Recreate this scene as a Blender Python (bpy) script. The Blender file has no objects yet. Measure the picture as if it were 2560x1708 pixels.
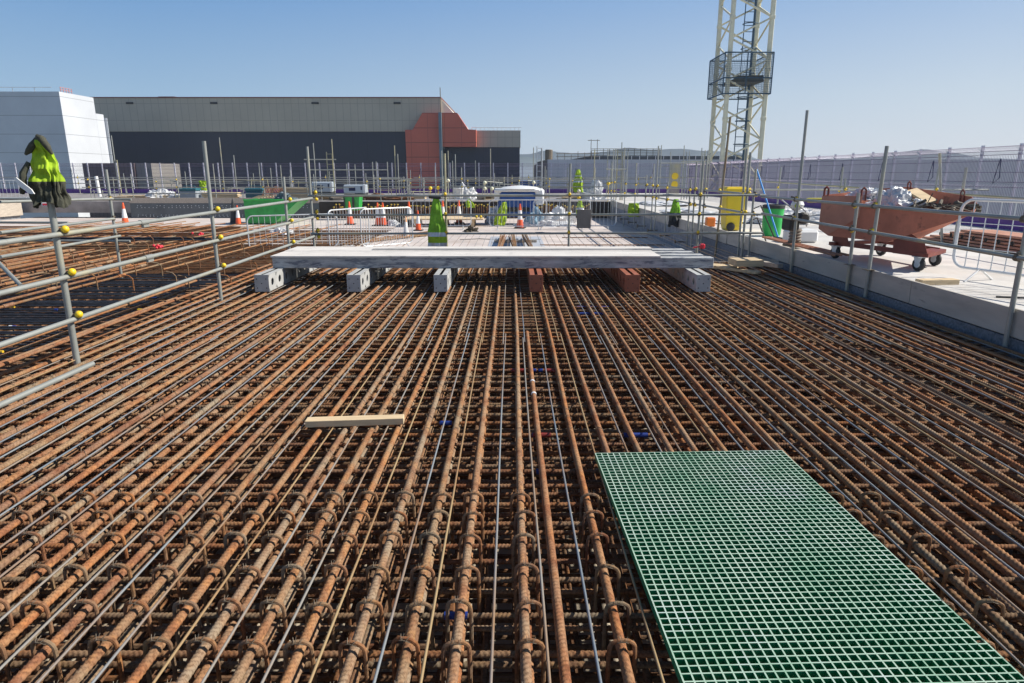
import bpy, math, random
from mathutils import Vector, Matrix, noise as NZ
random.seed(7)
C = bpy.context.scene
COL = C.collection
# ------------------------------------------------------------------ camera, world, sun, exposure
F = 1660.0; PITCH = math.atan(420 / F); H = 1.78
cam = bpy.data.cameras.new('camera'); camo = bpy.data.objects.new('camera', cam); COL.objects.link(camo)
cam.sensor_width = 36; cam.lens = F / 2560 * 36; cam.clip_start = 0.05; cam.clip_end = 20000
camo.location = (0, 0, H); camo.rotation_euler = (math.pi / 2 - PITCH, 0, 0)
C.camera = camo
SUNV = Vector((1.18, 0.10, 1.0)).normalized()
elev = math.asin(SUNV.z)
W = bpy.data.worlds.new('World'); C.world = W; W.use_nodes = True
wn = W.node_tree.nodes; wl = W.node_tree.links
sky = wn.new('ShaderNodeTexSky'); sky.sky_type = 'NISHITA'; sky.sun_disc = False
sky.sun_elevation = elev; sky.sun_rotation = math.atan2(SUNV.x, SUNV.y)
sky.air_density = 1.0; sky.dust_density = 0.6; sky.ozone_density = 1.6; sky.altitude = 50
bg = wn['Background']; bg.inputs['Strength'].default_value = .76
# clear spring sky: Nishita tinted by elevation and by the side the sun stands on
tc = wn.new('ShaderNodeTexCoord'); sxyz = wn.new('ShaderNodeSeparateXYZ'); wl.new(tc.outputs['Generated'], sxyz.inputs[0])
def wramp(stops):
    r = wn.new('ShaderNodeValToRGB'); e = r.color_ramp.elements
    e[0].position, e[0].color = stops[0][0], (*stops[0][1], 1); e[1].position, e[1].color = stops[-1][0], (*stops[-1][1], 1)
    for p, c in stops[1:-1]: q = e.new(p); q.color = (*c, 1)
    wl.new(sxyz.outputs['Z'], r.inputs[0]); return r
rA = wramp([(0.0, (.48, .61, .74)), (.10, (.34, .52, .73)), (.22, (.18, .37, .68)), (.38, (.11, .27, .58)), (.55, (.06, .14, .32)), (1.0, (.03, .07, .17))])
rB = wramp([(0.0, (.74, .78, .84)), (.10, (.60, .71, .83)), (.22, (.36, .53, .80)), (.38, (.19, .37, .70)), (.55, (.09, .18, .36)), (1.0, (.035, .075, .18))])
mr = wn.new('ShaderNodeMapRange'); mr.inputs[1].default_value = -.45; mr.inputs[2].default_value = .55; wl.new(sxyz.outputs['X'], mr.inputs[0])
mx = wn.new('ShaderNodeMix'); mx.data_type = 'RGBA'; wl.new(mr.outputs[0], mx.inputs[0]); wl.new(rA.outputs[0], mx.inputs[6]); wl.new(rB.outputs[0], mx.inputs[7])
sc_ = wn.new('ShaderNodeVectorMath'); sc_.operation = 'SCALE'; sc_.inputs['Scale'].default_value = .09; wl.new(sky.outputs[0], sc_.inputs[0])
mx2 = wn.new('ShaderNodeMix'); mx2.data_type = 'RGBA'; mx2.inputs[0].default_value = .92; wl.new(sc_.outputs[0], mx2.inputs[6]); wl.new(mx.outputs[2], mx2.inputs[7])
wl.new(mx2.outputs[2], bg.inputs[0])
sun = bpy.data.lights.new('sun', 'SUN'); sun.energy = 5.0; sun.angle = math.radians(0.5); sun.color = (1, .95, .87)
suno = bpy.data.objects.new('sun', sun); COL.objects.link(suno)
suno.rotation_euler = (-SUNV).to_track_quat('-Z', 'Y').to_euler(); suno.location = (20, 0, 40)
C.view_settings.view_transform = 'Standard'; C.view_settings.look = 'None'
C.view_settings.exposure = 0.34; C.view_settings.gamma = 1.0
C.render.engine = 'CYCLES'
C.cycles.max_bounces = 5; C.cycles.diffuse_bounces = 2; C.cycles.glossy_bounces = 2; C.cycles.transmission_bounces = 3
C.cycles.transparent_max_bounces = 6; C.cycles.volume_bounces = 0

cp, sp = math.cos(PITCH), math.sin(PITCH)
def at(x, y, z=0.0, X=None, Y=None):
    """measured photo point -> world, at a known height or depth"""
    u = (x - 1280) / F; v = (y - 854) / F
    d = (u, cp - v * sp, -sp - v * cp)
    t = Y / d[1] if Y is not None else (X / d[0] if X is not None else (z - H) / d[2])
    return Vector((d[0] * t, d[1] * t, H + d[2] * t))

KIDS = {}
# ------------------------------------------------------------------ mesh helpers
class MB:
    def __init__(s): s.v = []; s.f = []; s.m = []
    def add(s, vs, fs, mi=0):
        o = len(s.v); s.v += [tuple(p) for p in vs]; s.f += [tuple(i + o for i in f) for f in fs]; s.m += [mi] * len(fs)
    def box(s, c, d, rz=0, mi=0, M=None):
        x, y, z = d[0] / 2, d[1] / 2, d[2] / 2
        vs = [Vector((a * x, b * y, e * z)) for a in (-1, 1) for b in (-1, 1) for e in (-1, 1)]
        R = M if M is not None else Matrix.Rotation(rz, 3, 'Z')
        vs = [R @ p + Vector(c) for p in vs]
        s.add(vs, [(0, 1, 3, 2), (4, 6, 7, 5), (0, 4, 5, 1), (2, 3, 7, 6), (0, 2, 6, 4), (1, 5, 7, 3)], mi)
        return s
    def bbox(s, c, d, b=.004, rz=0, mi=0):
        """box with bevelled vertical and top edges"""
        x, y, z = d[0] / 2, d[1] / 2, d[2] / 2
        R = Matrix.Rotation(rz, 3, 'Z')
        rings = []
        for zz, k in ((-z, b), (-z + b, 0), (z - b, 0), (z, b)):
            pts = [(-x + b, -y + k), (x - b, -y + k), (x - k, -y + b), (x - k, y - b), (x - b, y - k), (-x + b, y - k), (-x + k, y - b), (-x + k, -y + b)]
            rings.append([R @ Vector((p[0], p[1], zz)) + Vector(c) for p in pts])
        vs = sum(rings, []); fs = []
        for r in range(3):
            for i in range(8):
                j = (i + 1) % 8; fs.append((r * 8 + i, r * 8 + j, r * 8 + 8 + j, r * 8 + 8 + i))
        fs.append(tuple(range(7, -1, -1))); fs.append(tuple(range(24, 32)))
        s.add(vs, fs, mi); return s
    def tube(s, pts, r, n=8, mi=0, caps=True, closed=False):
        pts = [Vector(p) for p in pts]; rs = r if isinstance(r, (list, tuple)) else [r] * len(pts)
        o = len(s.v); up = None
        for i, p in enumerate(pts):
            if closed: t = pts[(i + 1) % len(pts)] - pts[i - 1]
            elif i == 0: t = pts[1] - p
            elif i == len(pts) - 1: t = p - pts[i - 1]
            else: t = (pts[i + 1] - p).normalized() + (p - pts[i - 1]).normalized()
            t = t.normalized() if t.length > 1e-9 else Vector((0, 0, 1))
            if up is None:
                up = Vector((0, 0, 1)) if abs(t.z) < .9 else Vector((1, 0, 0))
            a = t.cross(up).normalized(); b = a.cross(t); up = b
            for k in range(n):
                th = 2 * math.pi * k / n; s.v.append(tuple(p + (a * math.cos(th) + b * math.sin(th)) * rs[i]))
        m = len(pts)
        for i in range(m if closed else m - 1):
            j = (i + 1) % m
            for k in range(n):
                l = (k + 1) % n; s.f.append((o + i * n + k, o + i * n + l, o + j * n + l, o + j * n + k)); s.m.append(mi)
        if caps and not closed:
            s.f.append(tuple(o + k for k in range(n - 1, -1, -1))); s.m.append(mi)
            s.f.append(tuple(o + (m - 1) * n + k for k in range(n))); s.m.append(mi)
        return s
    def lathe(s, prof, c=(0, 0, 0), n=16, mi=0, mis=None, M=None):
        o = len(s.v)
        for r, z in prof:
            for k in range(n):
                th = 2 * math.pi * k / n; p = Vector((r * math.cos(th), r * math.sin(th), z))
                if M is not None: p = M @ p
                s.v.append(tuple(p + Vector(c)))
        for i in range(len(prof) - 1):
            for k in range(n):
                l = (k + 1) % n; s.f.append((o + i * n + k, o + i * n + l, o + (i + 1) * n + l, o + (i + 1) * n + k)); s.m.append(mis[i] if mis else mi)
        if prof[0][0] > 1e-4: s.f.append(tuple(o + k for k in range(n - 1, -1, -1))); s.m.append(mis[0] if mis else mi)
        if prof[-1][0] > 1e-4: s.f.append(tuple(o + (len(prof) - 1) * n + k for k in range(n))); s.m.append(mis[-1] if mis else mi)
        return s
    def ball(s, c, r, n=8, mi=0, sc=(1, 1, 1)):
        M = Matrix.Diagonal(Vector(sc))
        prof = [(max(0, r * math.sin(math.pi * i / 6)), -r * math.cos(math.pi * i / 6)) for i in range(7)]
        return s.lathe(prof, c, n, mi, M=M)
    def prism(s, poly, axis_o, U, V, N, th, mi=0):
        """polygon (u,v) in plane U,V at origin, extruded th along N"""
        o = Vector(axis_o); U = Vector(U); V = Vector(V); N = Vector(N); n = len(poly)
        a = [o + U * p[0] + V * p[1] for p in poly]; b = [p + N * th for p in a]
        s.add(a + b, [tuple(range(n - 1, -1, -1)), tuple(range(n, 2 * n))] + [(i, (i + 1) % n, n + (i + 1) % n, n + i) for i in range(n)], mi)
        return s
    def build(s, name, mat, parent=None, smooth=False, loc=None):
        me = bpy.data.meshes.new(name); me.from_pydata(s.v, [], s.f)
        mats = mat if isinstance(mat, (list, tuple)) else [mat]
        for q in mats: me.materials.append(q)
        if len(mats) > 1: me.polygons.foreach_set('material_index', s.m)
        if smooth:
            me.polygons.foreach_set('use_smooth', [True] * len(me.polygons))
            try: me.set_sharp_from_angle(angle=math.radians(40))
            except Exception: pass
        me.update()
        o = bpy.data.objects.new(name, me); COL.objects.link(o)
        if parent is not None: o.parent = parent; KIDS.setdefault(parent.name, []).append(o)
        if loc is not None: o.location = loc
        return o
def tag(o, label=None, cat=None, group=None, kind=None):
    if label: o['label'] = label
    if cat: o['category'] = cat
    if group: o['group'] = group
    if kind: o['kind'] = kind
    return o
def empty(name, loc=(0, 0, 0), rz=0, label=None, cat=None, group=None):
    o = bpy.data.objects.new(name, None); COL.objects.link(o); o.location = loc; o.rotation_euler = (0, 0, rz)
    o.empty_display_size = .1
    return tag(o, label, cat, group)
def dup(o, loc, rz=0, label=None, group=None, scale=None):
    r = o.copy(); COL.objects.link(r); r.location = loc; r.rotation_euler = (0, 0, rz)
    if scale: r.scale = (scale, scale, scale)
    if label: r['label'] = label
    if group: r['group'] = group
    for ch in KIDS.get(o.name, []):
        c = ch.copy(); COL.objects.link(c); c.parent = r; KIDS.setdefault(r.name, []).append(c)
        for g in KIDS.get(ch.name, []):
            d = g.copy(); COL.objects.link(d); d.parent = c
    return r

# ------------------------------------------------------------------ materials
def new_mat(name):
    m = bpy.data.materials.new(name); m.use_nodes = True
    return m, m.node_tree.nodes, m.node_tree.links, m.node_tree.nodes['Principled BSDF']
def noise_ramp(nt, nl, vec, scale, stops, detail=4, rough=.6):
    n = nt.new('ShaderNodeTexNoise'); n.inputs['Scale'].default_value = scale; n.inputs['Detail'].default_value = detail
    n.inputs['Roughness'].default_value = rough
    nl.new(vec, n.inputs['Vector'])
    r = nt.new('ShaderNodeValToRGB'); e = r.color_ramp.elements
    e[0].position, e[0].color = stops[0][0], (*stops[0][1], 1); e[1].position, e[1].color = stops[-1][0], (*stops[-1][1], 1)
    for p, c in stops[1:-1]:
        q = e.new(p); q.color = (*c, 1)
    nl.new(n.outputs[0], r.inputs[0]); return n, r
def mix(nt, nl, fac, a, b, mode='MIX'):
    m = nt.new('ShaderNodeMix'); m.data_type = 'RGBA'; m.blend_type = mode
    for sock, val in ((m.inputs[0], fac), (m.inputs[6], a), (m.inputs[7], b)):
        if hasattr(val, 'links') or hasattr(val, 'is_output'): nl.new(val, sock)
        elif isinstance(val, tuple): sock.default_value = (*val, 1)
        else: sock.default_value = val
    return m.outputs[2]
def vec_for(nt, nl, coord='Object', rnd=False, sc=(1, 1, 1)):
    t = nt.new('ShaderNodeTexCoord'); v = t.outputs[coord]
    mp = nt.new('ShaderNodeMapping'); mp.inputs['Scale'].default_value = sc; nl.new(v, mp.inputs['Vector'])
    if rnd:
        oi = nt.new('ShaderNodeObjectInfo'); ml = nt.new('ShaderNodeMath'); ml.operation = 'MULTIPLY'; ml.inputs[1].default_value = 97
        nl.new(oi.outputs['Random'], ml.inputs[0]); cx = nt.new('ShaderNodeCombineXYZ')
        for i in range(3): nl.new(ml.outputs[0], cx.inputs[i])
        nl.new(cx.outputs[0], mp.inputs['Location']); return mp.outputs[0], oi.outputs['Random']
    return mp.outputs[0], None
def bump(nt, nl, bs, h, strength=.3, dist=.01):
    b = nt.new('ShaderNodeBump'); b.inputs['Strength'].default_value = strength; b.inputs['Distance'].default_value = dist
    nl.new(h, b.inputs['Height']); nl.new(b.outputs[0], bs.inputs['Normal'])
def simple(name, col, rough=.6, metal=0, var=.15, scale=6, bmp=.15, dirt=None, rnd=True, sc=(1, 1, 1), spec=None):
    m, nt, nl, bs = new_mat(name)
    v, r = vec_for(nt, nl, 'Object', rnd, sc)
    lo = tuple(c * (1 - var) for c in col); hi = tuple(min(1, c * (1 + var)) for c in col)
    n, rp = noise_ramp(nt, nl, v, scale, [(.3, lo), (.7, hi)])
    out = rp.outputs[0]
    if dirt:
        n2, r2 = noise_ramp(nt, nl, v, dirt[1], [(dirt[2], (0, 0, 0)), (dirt[2] + .12, (1, 1, 1))], 6, .7)
        out = mix(nt, nl, r2.outputs[0], out, dirt[0])
    nl.new(out, bs.inputs['Base Color'])
    bs.inputs['Roughness'].default_value = rough; bs.inputs['Metallic'].default_value = metal
    if spec is not None: bs.inputs['Specular IOR Level'].default_value = spec
    if bmp: 
        n3 = nt.new('ShaderNodeTexNoise'); n3.inputs['Scale'].default_value = scale * 6; n3.inputs['Detail'].default_value = 5
        nl.new(v, n3.inputs['Vector']); bump(nt, nl, bs, n3.outputs[0], bmp, .01)
    return m
def rust_mat(name, sc, tint=1.0):
    m, nt, nl, bs = new_mat(name)
    v, r = vec_for(nt, nl, 'Object', True, sc)
    k = tint
    n, rp = noise_ramp(nt, nl, v, 3, [(.30, (.20 * k, .09 * k, .05 * k)), (.48, (.37 * k, .18 * k, .095 * k)), (.68, (.57 * k, .30 * k, .13 * k))], 7, .7)
    n2, rp2 = noise_ramp(nt, nl, v, 1.2, [(.42, (.0, .0, .0)), (.62, (1, 1, 1))], 4)
    tan = mix(nt, nl, rp2.outputs[0], rp.outputs[0], (.40 * k, .27 * k, .17 * k))
    # each bar its own shade, from red-brown to grey-tan
    cr = nt.new('ShaderNodeValToRGB'); e = cr.color_ramp.elements
    e[0].position, e[0].color = 0, (.86, .80, .84, 1); e[1].position, e[1].color = 1, (1.12, 1.02, .88, 1)
    for p, c in ((.2, (1.05, .9, .8)), (.4, (.95, 1.15, 1.3)), (.6, (1.15, .92, .72)), (.8, (.82, .98, 1.05))):
        q = e.new(p); q.color = (*c, 1)
    nl.new(r, cr.inputs[0])
    out = mix(nt, nl, 1.0, tan, cr.outputs[0], 'MULTIPLY')
    n4, r4 = noise_ramp(nt, nl, v, 16, [(.38, (.5, .45, .42)), (.52, (1, 1, 1))], 4, .6)
    out = mix(nt, nl, .7, out, r4.outputs[0], 'MULTIPLY')
    ra = nt.new('ShaderNodeAttribute'); ra.attribute_name = 'rib'   # painted self-shadow line and grime along one flank of each rib
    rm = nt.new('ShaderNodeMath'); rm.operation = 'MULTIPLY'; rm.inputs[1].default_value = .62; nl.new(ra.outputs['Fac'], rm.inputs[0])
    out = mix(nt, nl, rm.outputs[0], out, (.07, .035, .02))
    nl.new(out, bs.inputs['Base Color']); bs.inputs['Roughness'].default_value = .9; bs.inputs['Specular IOR Level'].default_value = .12
    n3 = nt.new('ShaderNodeTexNoise'); n3.inputs['Scale'].default_value = 60; n3.inputs['Detail'].default_value = 5; nl.new(v, n3.inputs['Vector'])
    bump(nt, nl, bs, n3.outputs[0], .35, .004)
    return m
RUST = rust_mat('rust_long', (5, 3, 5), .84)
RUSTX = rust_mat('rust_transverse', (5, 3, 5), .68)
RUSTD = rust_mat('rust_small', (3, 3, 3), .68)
def thin_mat():
    m, nt, nl, bs = new_mat('thin_bar_steel')
    v, r = vec_for(nt, nl, 'Object', True, (3, .5, 3))
    cr = nt.new('ShaderNodeValToRGB'); cr.color_ramp.interpolation = 'CONSTANT'; e = cr.color_ramp.elements
    e[0].position, e[0].color = 0, (.24, .26, .27, 1); e[1].position, e[1].color = .45, (.38, .27, .14, 1)
    for p, c in ((.62, (.18, .21, .24)), (.8, (.28, .26, .23))):
        q = e.new(p); q.color = (*c, 1)
    nl.new(r, cr.inputs[0])
    n, rp = noise_ramp(nt, nl, v, 1.5, [(.45, (0, 0, 0)), (.68, (1, 1, 1))], 5)
    out = mix(nt, nl, rp.outputs[0], cr.outputs[0], (.30, .17, .08))
    nl.new(out, bs.inputs['Base Color']); bs.inputs['Roughness'].default_value = .6; bs.inputs['Metallic'].default_value = .1; bs.inputs['Specular IOR Level'].default_value = .3
    return m
THIN = thin_mat()
def tube_mat(name, col=(.36, .39, .37), warm=(.52, .47, .30)):
    m, nt, nl, bs = new_mat(name)
    v, r = vec_for(nt, nl, 'Object', True, (1, 1, 1))
    n, rp = noise_ramp(nt, nl, v, 2.2, [(.25, tuple(c * .75 for c in col)), (.6, col), (.8, tuple(min(1, c * 1.25) for c in col))], 6, .65)
    n2, r2 = noise_ramp(nt, nl, v, 1.1, [(.56, (0, 0, 0)), (.72, (.8, .8, .8))], 3)
    out = mix(nt, nl, r2.outputs[0], rp.outputs[0], warm)
    n5, r5 = noise_ramp(nt, nl, v, 14, [(.62, (0, 0, 0)), (.72, (.7, .7, .7))], 6, .8)
    out = mix(nt, nl, r5.outputs[0], out, (.16, .13, .10))
    n6, r6 = noise_ramp(nt, nl, v, 38, [(.66, (0, 0, 0)), (.72, (.8, .8, .8))], 4, .7)
    n7, r7 = noise_ramp(nt, nl, v, 2.6, [(.46, (0, 0, 0)), (.58, (1, 1, 1))], 3)
    spl = mix(nt, nl, 1.0, r6.outputs[0], r7.outputs[0], 'MULTIPLY')   # cement splashes
    out = mix(nt, nl, spl, out, (.60, .58, .54))
    nl.new(out, bs.inputs['Base Color']); bs.inputs['Roughness'].default_value = .52; bs.inputs['Metallic'].default_value = .35
    return m
TUBE = tube_mat('galvanised_tube', (.37, .38, .345), (.50, .45, .28))
TUBER = tube_mat('rusty_tube', (.30, .24, .15), (.22, .11, .05))
TUBEY = tube_mat('yellow_tube', (.46, .43, .28), (.58, .47, .16))
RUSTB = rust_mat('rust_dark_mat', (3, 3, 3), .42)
BLACKBAR = simple('black_bar', (.035, .038, .045), .45, .2, .5, 8, .2, rnd=True)
YCAP = simple('yellow_cap', (.85, .58, .02), .4, 0, .1, 8, 0)
WCAP = simple('cream_cap', (.72, .70, .50), .45, 0, .1, 8, 0)
CLAMP = simple('clamp_steel', (.17, .14, .10), .6, .4, .3, 20, .3)
CONC = simple('concrete', (.26, .27, .29), .9, 0, .3, 5, .5, dirt=((.10, .11, .14), 22, .56))
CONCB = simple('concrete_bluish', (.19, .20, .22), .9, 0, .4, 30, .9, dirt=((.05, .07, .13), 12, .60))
GREYSTEEL = simple('grey_beam', (.48, .48, .46), .65, .1, .15, 5, .1, dirt=((.25, .24, .22), 16, .64))
REDSTEEL = simple('red_beam', (.36, .115, .06), .6, .1, .2, 5, .1, dirt=((.55, .42, .36), 30, .68))
PANEL = simple('grey_panel', (.46, .46, .45), .8, 0, .3, 4, .4, dirt=((.17, .18, .21), 7, .50), sc=(.6, 2, 3))
PANELTOP = simple('pale_panel_top', (.66, .62, .57), .85, 0, .14, 3, .4, dirt=((.36, .35, .34), 8, .56), sc=(.5, 2, 1))
TIMBER = simple('timber', (.66, .50, .30), .75, 0, .18, 3, .3, dirt=((.38, .25, .13), 5, .66), sc=(1, 6, 6))
TIMBERD = simple('weathered_timber', (.44, .38, .31), .85, 0, .2, 3, .3, dirt=((.22, .19, .16), 6, .62), sc=(6, 1, 6))
PLYF = simple('form_ply_face', (.46, .42, .36), .8, 0, .16, 2, .3, dirt=((.24, .22, .20), 4, .6), sc=(6, .6, 3))
DARK = simple('dark_void', (.02, .018, .016), .9, 0, .3, 3, 0)
WHITE = simple('white_paint', (.78, .78, .76), .4, 0, .05, 5, 0)
GALV = simple('barrier_galv', (.60, .62, .63), .4, .4, .1, 8, 0)
ORANGE = simple('cone_red', (.88, .12, .03), .45, 0, .12, 6, .05)
ORANGE2 = simple('cone_faded', (.75, .38, .18), .5, 0, .15, 6, .05)
BLACKP = simple('black_plastic', (.03, .03, .03), .6, 0, .3, 8, .1)
HIVIS = simple('hivis_fabric', (.34, .50, .02), .9, 0, .3, 8, .3)
HIVISG = simple('hivis_green', (.22, .47, .03), .9, 0, .25, 8, .3)
OLIVE = simple('dark_olive_fabric', (.06, .06, .04), .85, 0, .35, 10, .5)
SILVER = simple('reflective_tape', (.55, .57, .60), .35, .3, .1, 20, .1)
GREENP = simple('green_paint', (.03, .33, .06), .5, 0, .2, 5, .1, dirt=((.25, .17, .09), 4, .66))
REDSKIP = simple('skip_red_oxide', (.50, .17, .10), .7, .05, .22, 2.5, .15, dirt=((.20, .07, .045), 3.5, .58))
REDDARK = simple('skip_dark_red', (.20, .045, .03), .5, .05, .2, 5, .15)
YELLOW = simple('bin_yellow', (.86, .62, .03), .4, 0, .06, 3, .05)
BLUEP = simple('blue_paint', (.015, .08, .30), .4, 0, .15, 4, .05)
BLUEB = simple('bright_blue', (.02, .30, .75), .4, 0, .1, 5, 0)
SHEET = simple('white_polythene', (.66, .66, .66), .4, 0, .12, 5, .6)
RUBBER = simple('rubber', (.03, .03, .03), .7, 0, .3, 20, .2)
REDP = simple('red_plastic', (.65, .03, .05), .4, 0, .1, 8, 0)
CRANEM = simple('crane_cream', (.80, .74, .54), .5, .05, .12, 3, .1, dirt=((.42, .27, .12), 4, .64))
CAGEM = simple('crane_cage_dark', (.05, .10, .15), .5, .3, .2, 5, 0)
PURPLE = simple('purple_kickboard', (.13, .035, .26), .55, 0, .2, 4, .1)
FENCEW = simple('fence_wire', (.15, .12, .20), .5, .2, .2, 4, 0)
FENCEP = simple('fence_post', (.72, .70, .76), .45, .2, .12, 4, 0)
NAVYBAR = simple('navy_strap', (.01, .015, .07), .6, 0, .2, 4, 0)

def lined(name, col, axis, period, width, dark=.6, rough=.6, axis2=None, period2=1, width2=.02, var=.08):
    """cladding: panels with joint lines that repeat along an object axis"""
    m, nt, nl, bs = new_mat(name)
    t = nt.new('ShaderNodeTexCoord'); sx = nt.new('ShaderNodeSeparateXYZ'); nl.new(t.outputs['Object'], sx.inputs[0])
    n, rp = noise_ramp(nt, nl, t.outputs['Object'], .25, [(.3, tuple(c * (1 - var) for c in col)), (.7, tuple(c * (1 + var) for c in col))], 5)
    out = rp.outputs[0]
    for ax, pe, wd in ((axis, period, width), (axis2, period2, width2)):
        if ax is None: continue
        d = nt.new('ShaderNodeMath'); d.operation = 'DIVIDE'; d.inputs[1].default_value = pe; nl.new(sx.outputs[ax], d.inputs[0])
        f = nt.new('ShaderNodeMath'); f.operation = 'FRACT'; nl.new(d.outputs[0], f.inputs[0])
        l = nt.new('ShaderNodeMath'); l.operation = 'LESS_THAN'; l.inputs[1].default_value = wd / pe; nl.new(f.outputs[0], l.inputs[0])
        out = mix(nt, nl, l.outputs[0], out, tuple(c * dark for c in col))
    nl.new(out, bs.inputs['Base Color']); bs.inputs['Roughness'].default_value = rough
    return m

def ply_deck(name, base, seam=(.60, .52, .47), dots=True, sx_=2.44, sy_=1.22):
    m, nt, nl, bs = new_mat(name)
    t = nt.new('ShaderNodeTexCoord'); v = t.outputs['Object']
    br = nt.new('ShaderNodeTexBrick'); br.inputs['Scale'].default_value = 1; br.offset = .5
    br.inputs['Mortar Size'].default_value = .0025; br.inputs['Brick Width'].default_value = sx_; br.inputs['Row Height'].default_value = sy_
    br.inputs['Color1'].default_value = (*base, 1); br.inputs['Color2'].default_value = (*[c * .95 for c in base], 1); br.inputs['Mortar'].default_value = (*seam, 1)
    nl.new(v, br.inputs['Vector'])
    n, rp = noise_ramp(nt, nl, v, 1.3, [(.35, (.80, .80, .81)), (.6, (1, 1, 1))], 6, .65)
    out = mix(nt, nl, 1.0, br.outputs[0], rp.outputs[0], 'MULTIPLY')
    n2, r2 = noise_ramp(nt, nl, v, 9, [(.62, (0, 0, 0)), (.72, (.7, .7, .7))], 6, .75)
    out = mix(nt, nl, r2.outputs[0], out, tuple(c * .55 for c in base))
    n3, r3 = noise_ramp(nt, nl, v, .55, [(.50, (0, 0, 0)), (.66, (.55, .55, .55))], 8, .7)
    out = mix(nt, nl, r3.outputs[0], out, tuple(c * .62 * k for c, k in zip(base, (1, .92, .82))))
    nl.new(out, bs.inputs['Base Color']); bs.inputs['Roughness'].default_value = .7
    return m
DECK = ply_deck('plywood_deck', (.70, .61, .55))
SLAB = ply_deck('pale_slab', (.70, .67, .62), (.45, .44, .43), False, 3.0, 2.4)

# ------------------------------------------------------------------ THE GROUND AND THE BIG STRUCTURE
g = MB(); g.add([(-6000, -200, -12), (6000, -200, -12), (6000, 9000, -12), (-6000, 9000, -12)], [(0, 1, 2, 3)])
tag(g.build('ground', simple('far_ground', (.22, .24, .20), .9, 0, .3, .02, 0, rnd=False)), kind='structure')
PIT = -.58; TOP = .30; WX = 5.35; YB = 14.35; YP = 36.9; FY = 53.0; FX = 13.5
d = MB(); d.box((-10, 26, PIT - .1), (33, 23.4, .2)); tag(d.build('deck_floor', DECK), kind='structure')
d = MB(); d.box((0, 6, -1.75), (60, 18.0, .2)); d.box((-.2, 14.33, -1.15), (60, .06, 1.1)); tag(d.build('soffit_floor', simple('soffit_ply', (.45, .38, .28), .8, 0, .4, 3, .1)), kind='structure')
d = MB(); d.box(((WX + .08 + FX + .6) / 2, 24.5, TOP - .3), (FX + .6 - WX - .08, 60, .6)); tag(d.build('slab', SLAB), kind='structure')
d = MB(); d.box(((-45 + WX + .08) / 2, (YP + .05 + FY + 1.5) / 2, TOP - .3), (45 + WX + .08 - .004, FY + 1.45 - YP, .6)); tag(d.build('platform', simple('platform_concrete', (.26, .24, .23), .85, 0, .35, 1.2, .2)), kind='structure')
d = MB(); d.box((-35.6, 13, -.3), (18, 47, .6)); tag(d.build('side_slab', CONC), kind='structure')
# building mass that carries the decks, down to the ground
d = MB(); d.box((-15.5, 24, -6.9), (60, 62, 10.1)); tag(d.build('podium', CONC), kind='structure')
# hills
def hills(name, Y, pts, th, col):
    m = MB(); n = len(pts)
    hmat = simple(name + '_mat', col, 1, 0, .15, .003, 0, rnd=False)
    xs = []; 
    for i in range(n - 1):
        for k in range(6):
            f = k / 6; ff = f * f * (3 - 2 * f)
            xs.append((pts[i][0] * (1 - f) + pts[i + 1][0] * f, pts[i][1] * (1 - ff) + pts[i + 1][1] * ff + random.uniform(-1.2, 1.2) * Y / 3000))
    xs.append(pts[-1]); vs = []; N = len(xs)
    for dy, k in ((0, 0), (th * .3, .55), (th * .6, 1), (th, .7), (th * 1.6, 0)):
        vs += [(x, Y + dy, -12 + (z + 12) * k) for x, z in xs]
    fs = [(r * N + i, r * N + i + 1, (r + 1) * N + i + 1, (r + 1) * N + i) for r in range(4) for i in range(N - 1)]
    m.add(vs, fs); return tag(m.build(name, hmat, smooth=True), kind='structure')
def hp(Y, L): return [(at(x, y, Y=Y).x, at(x, y, Y=Y).z) for x, y in L]
hills('far_hills', 4200, [( -3800, 60)] + hp(5200, [(900, 400), (1200, 396), (1320, 386), (1362, 377), (1410, 382), (1440, 384), (1500, 381), (1570, 370), (1620, 375), (1700, 373), (1760, 378), (1830, 380), (1900, 400), (2100, 399), (2250, 380), (2300, 374), (2360, 380), (2440, 396), (2600, 400)]) + [(6200, 90)], 1600, (.07, .10, .12))
hills('near_hills', 2600, [(-2600, 50)] + hp(3200, [(1000, 404), (1310, 392), (1360, 398), (1400, 405), (1700, 408), (2500, 410)]) + [(3200, 40)], 1000, (.07, .10, .10))

# ------------------------------------------------------------------ FAR BUILDINGS
def bld(name, label, parts):
    e = empty(name, (0, 0, -12), label=label, cat='building'); 
    for pn, mb, mt in parts:
        o = mb.build(pn, mt, e); o.matrix_parent_inverse = e.matrix_world.inverted() if False else Matrix.Translation((0, 0, 12))
    return e
WHITECLAD = lined('white_cladding', (.60, .62, .65), 2, 2.05, .06, .55, .5)
GREYCLAD = lined('grey_cladding', (.50, .44, .345), 0, 1.05, .07, .75, .6, 2, 2.28, .07)
NAVYCLAD = lined('navy_cladding', (.028, .033, .052), 0, 2.1, .06, .7, .5)
REDCLAD = lined('red_cladding', (.66, .15, .09), 0, 2.4, .05, .6, .6, 2, 2.0, .11)
STEELB = simple('steel_blue', (.16, .22, .25), .5, 0, .1, 1, 0)
BEIGE = simple('beige_gable', (.80, .74, .62), .6, 0, .08, 1, 0)
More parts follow.
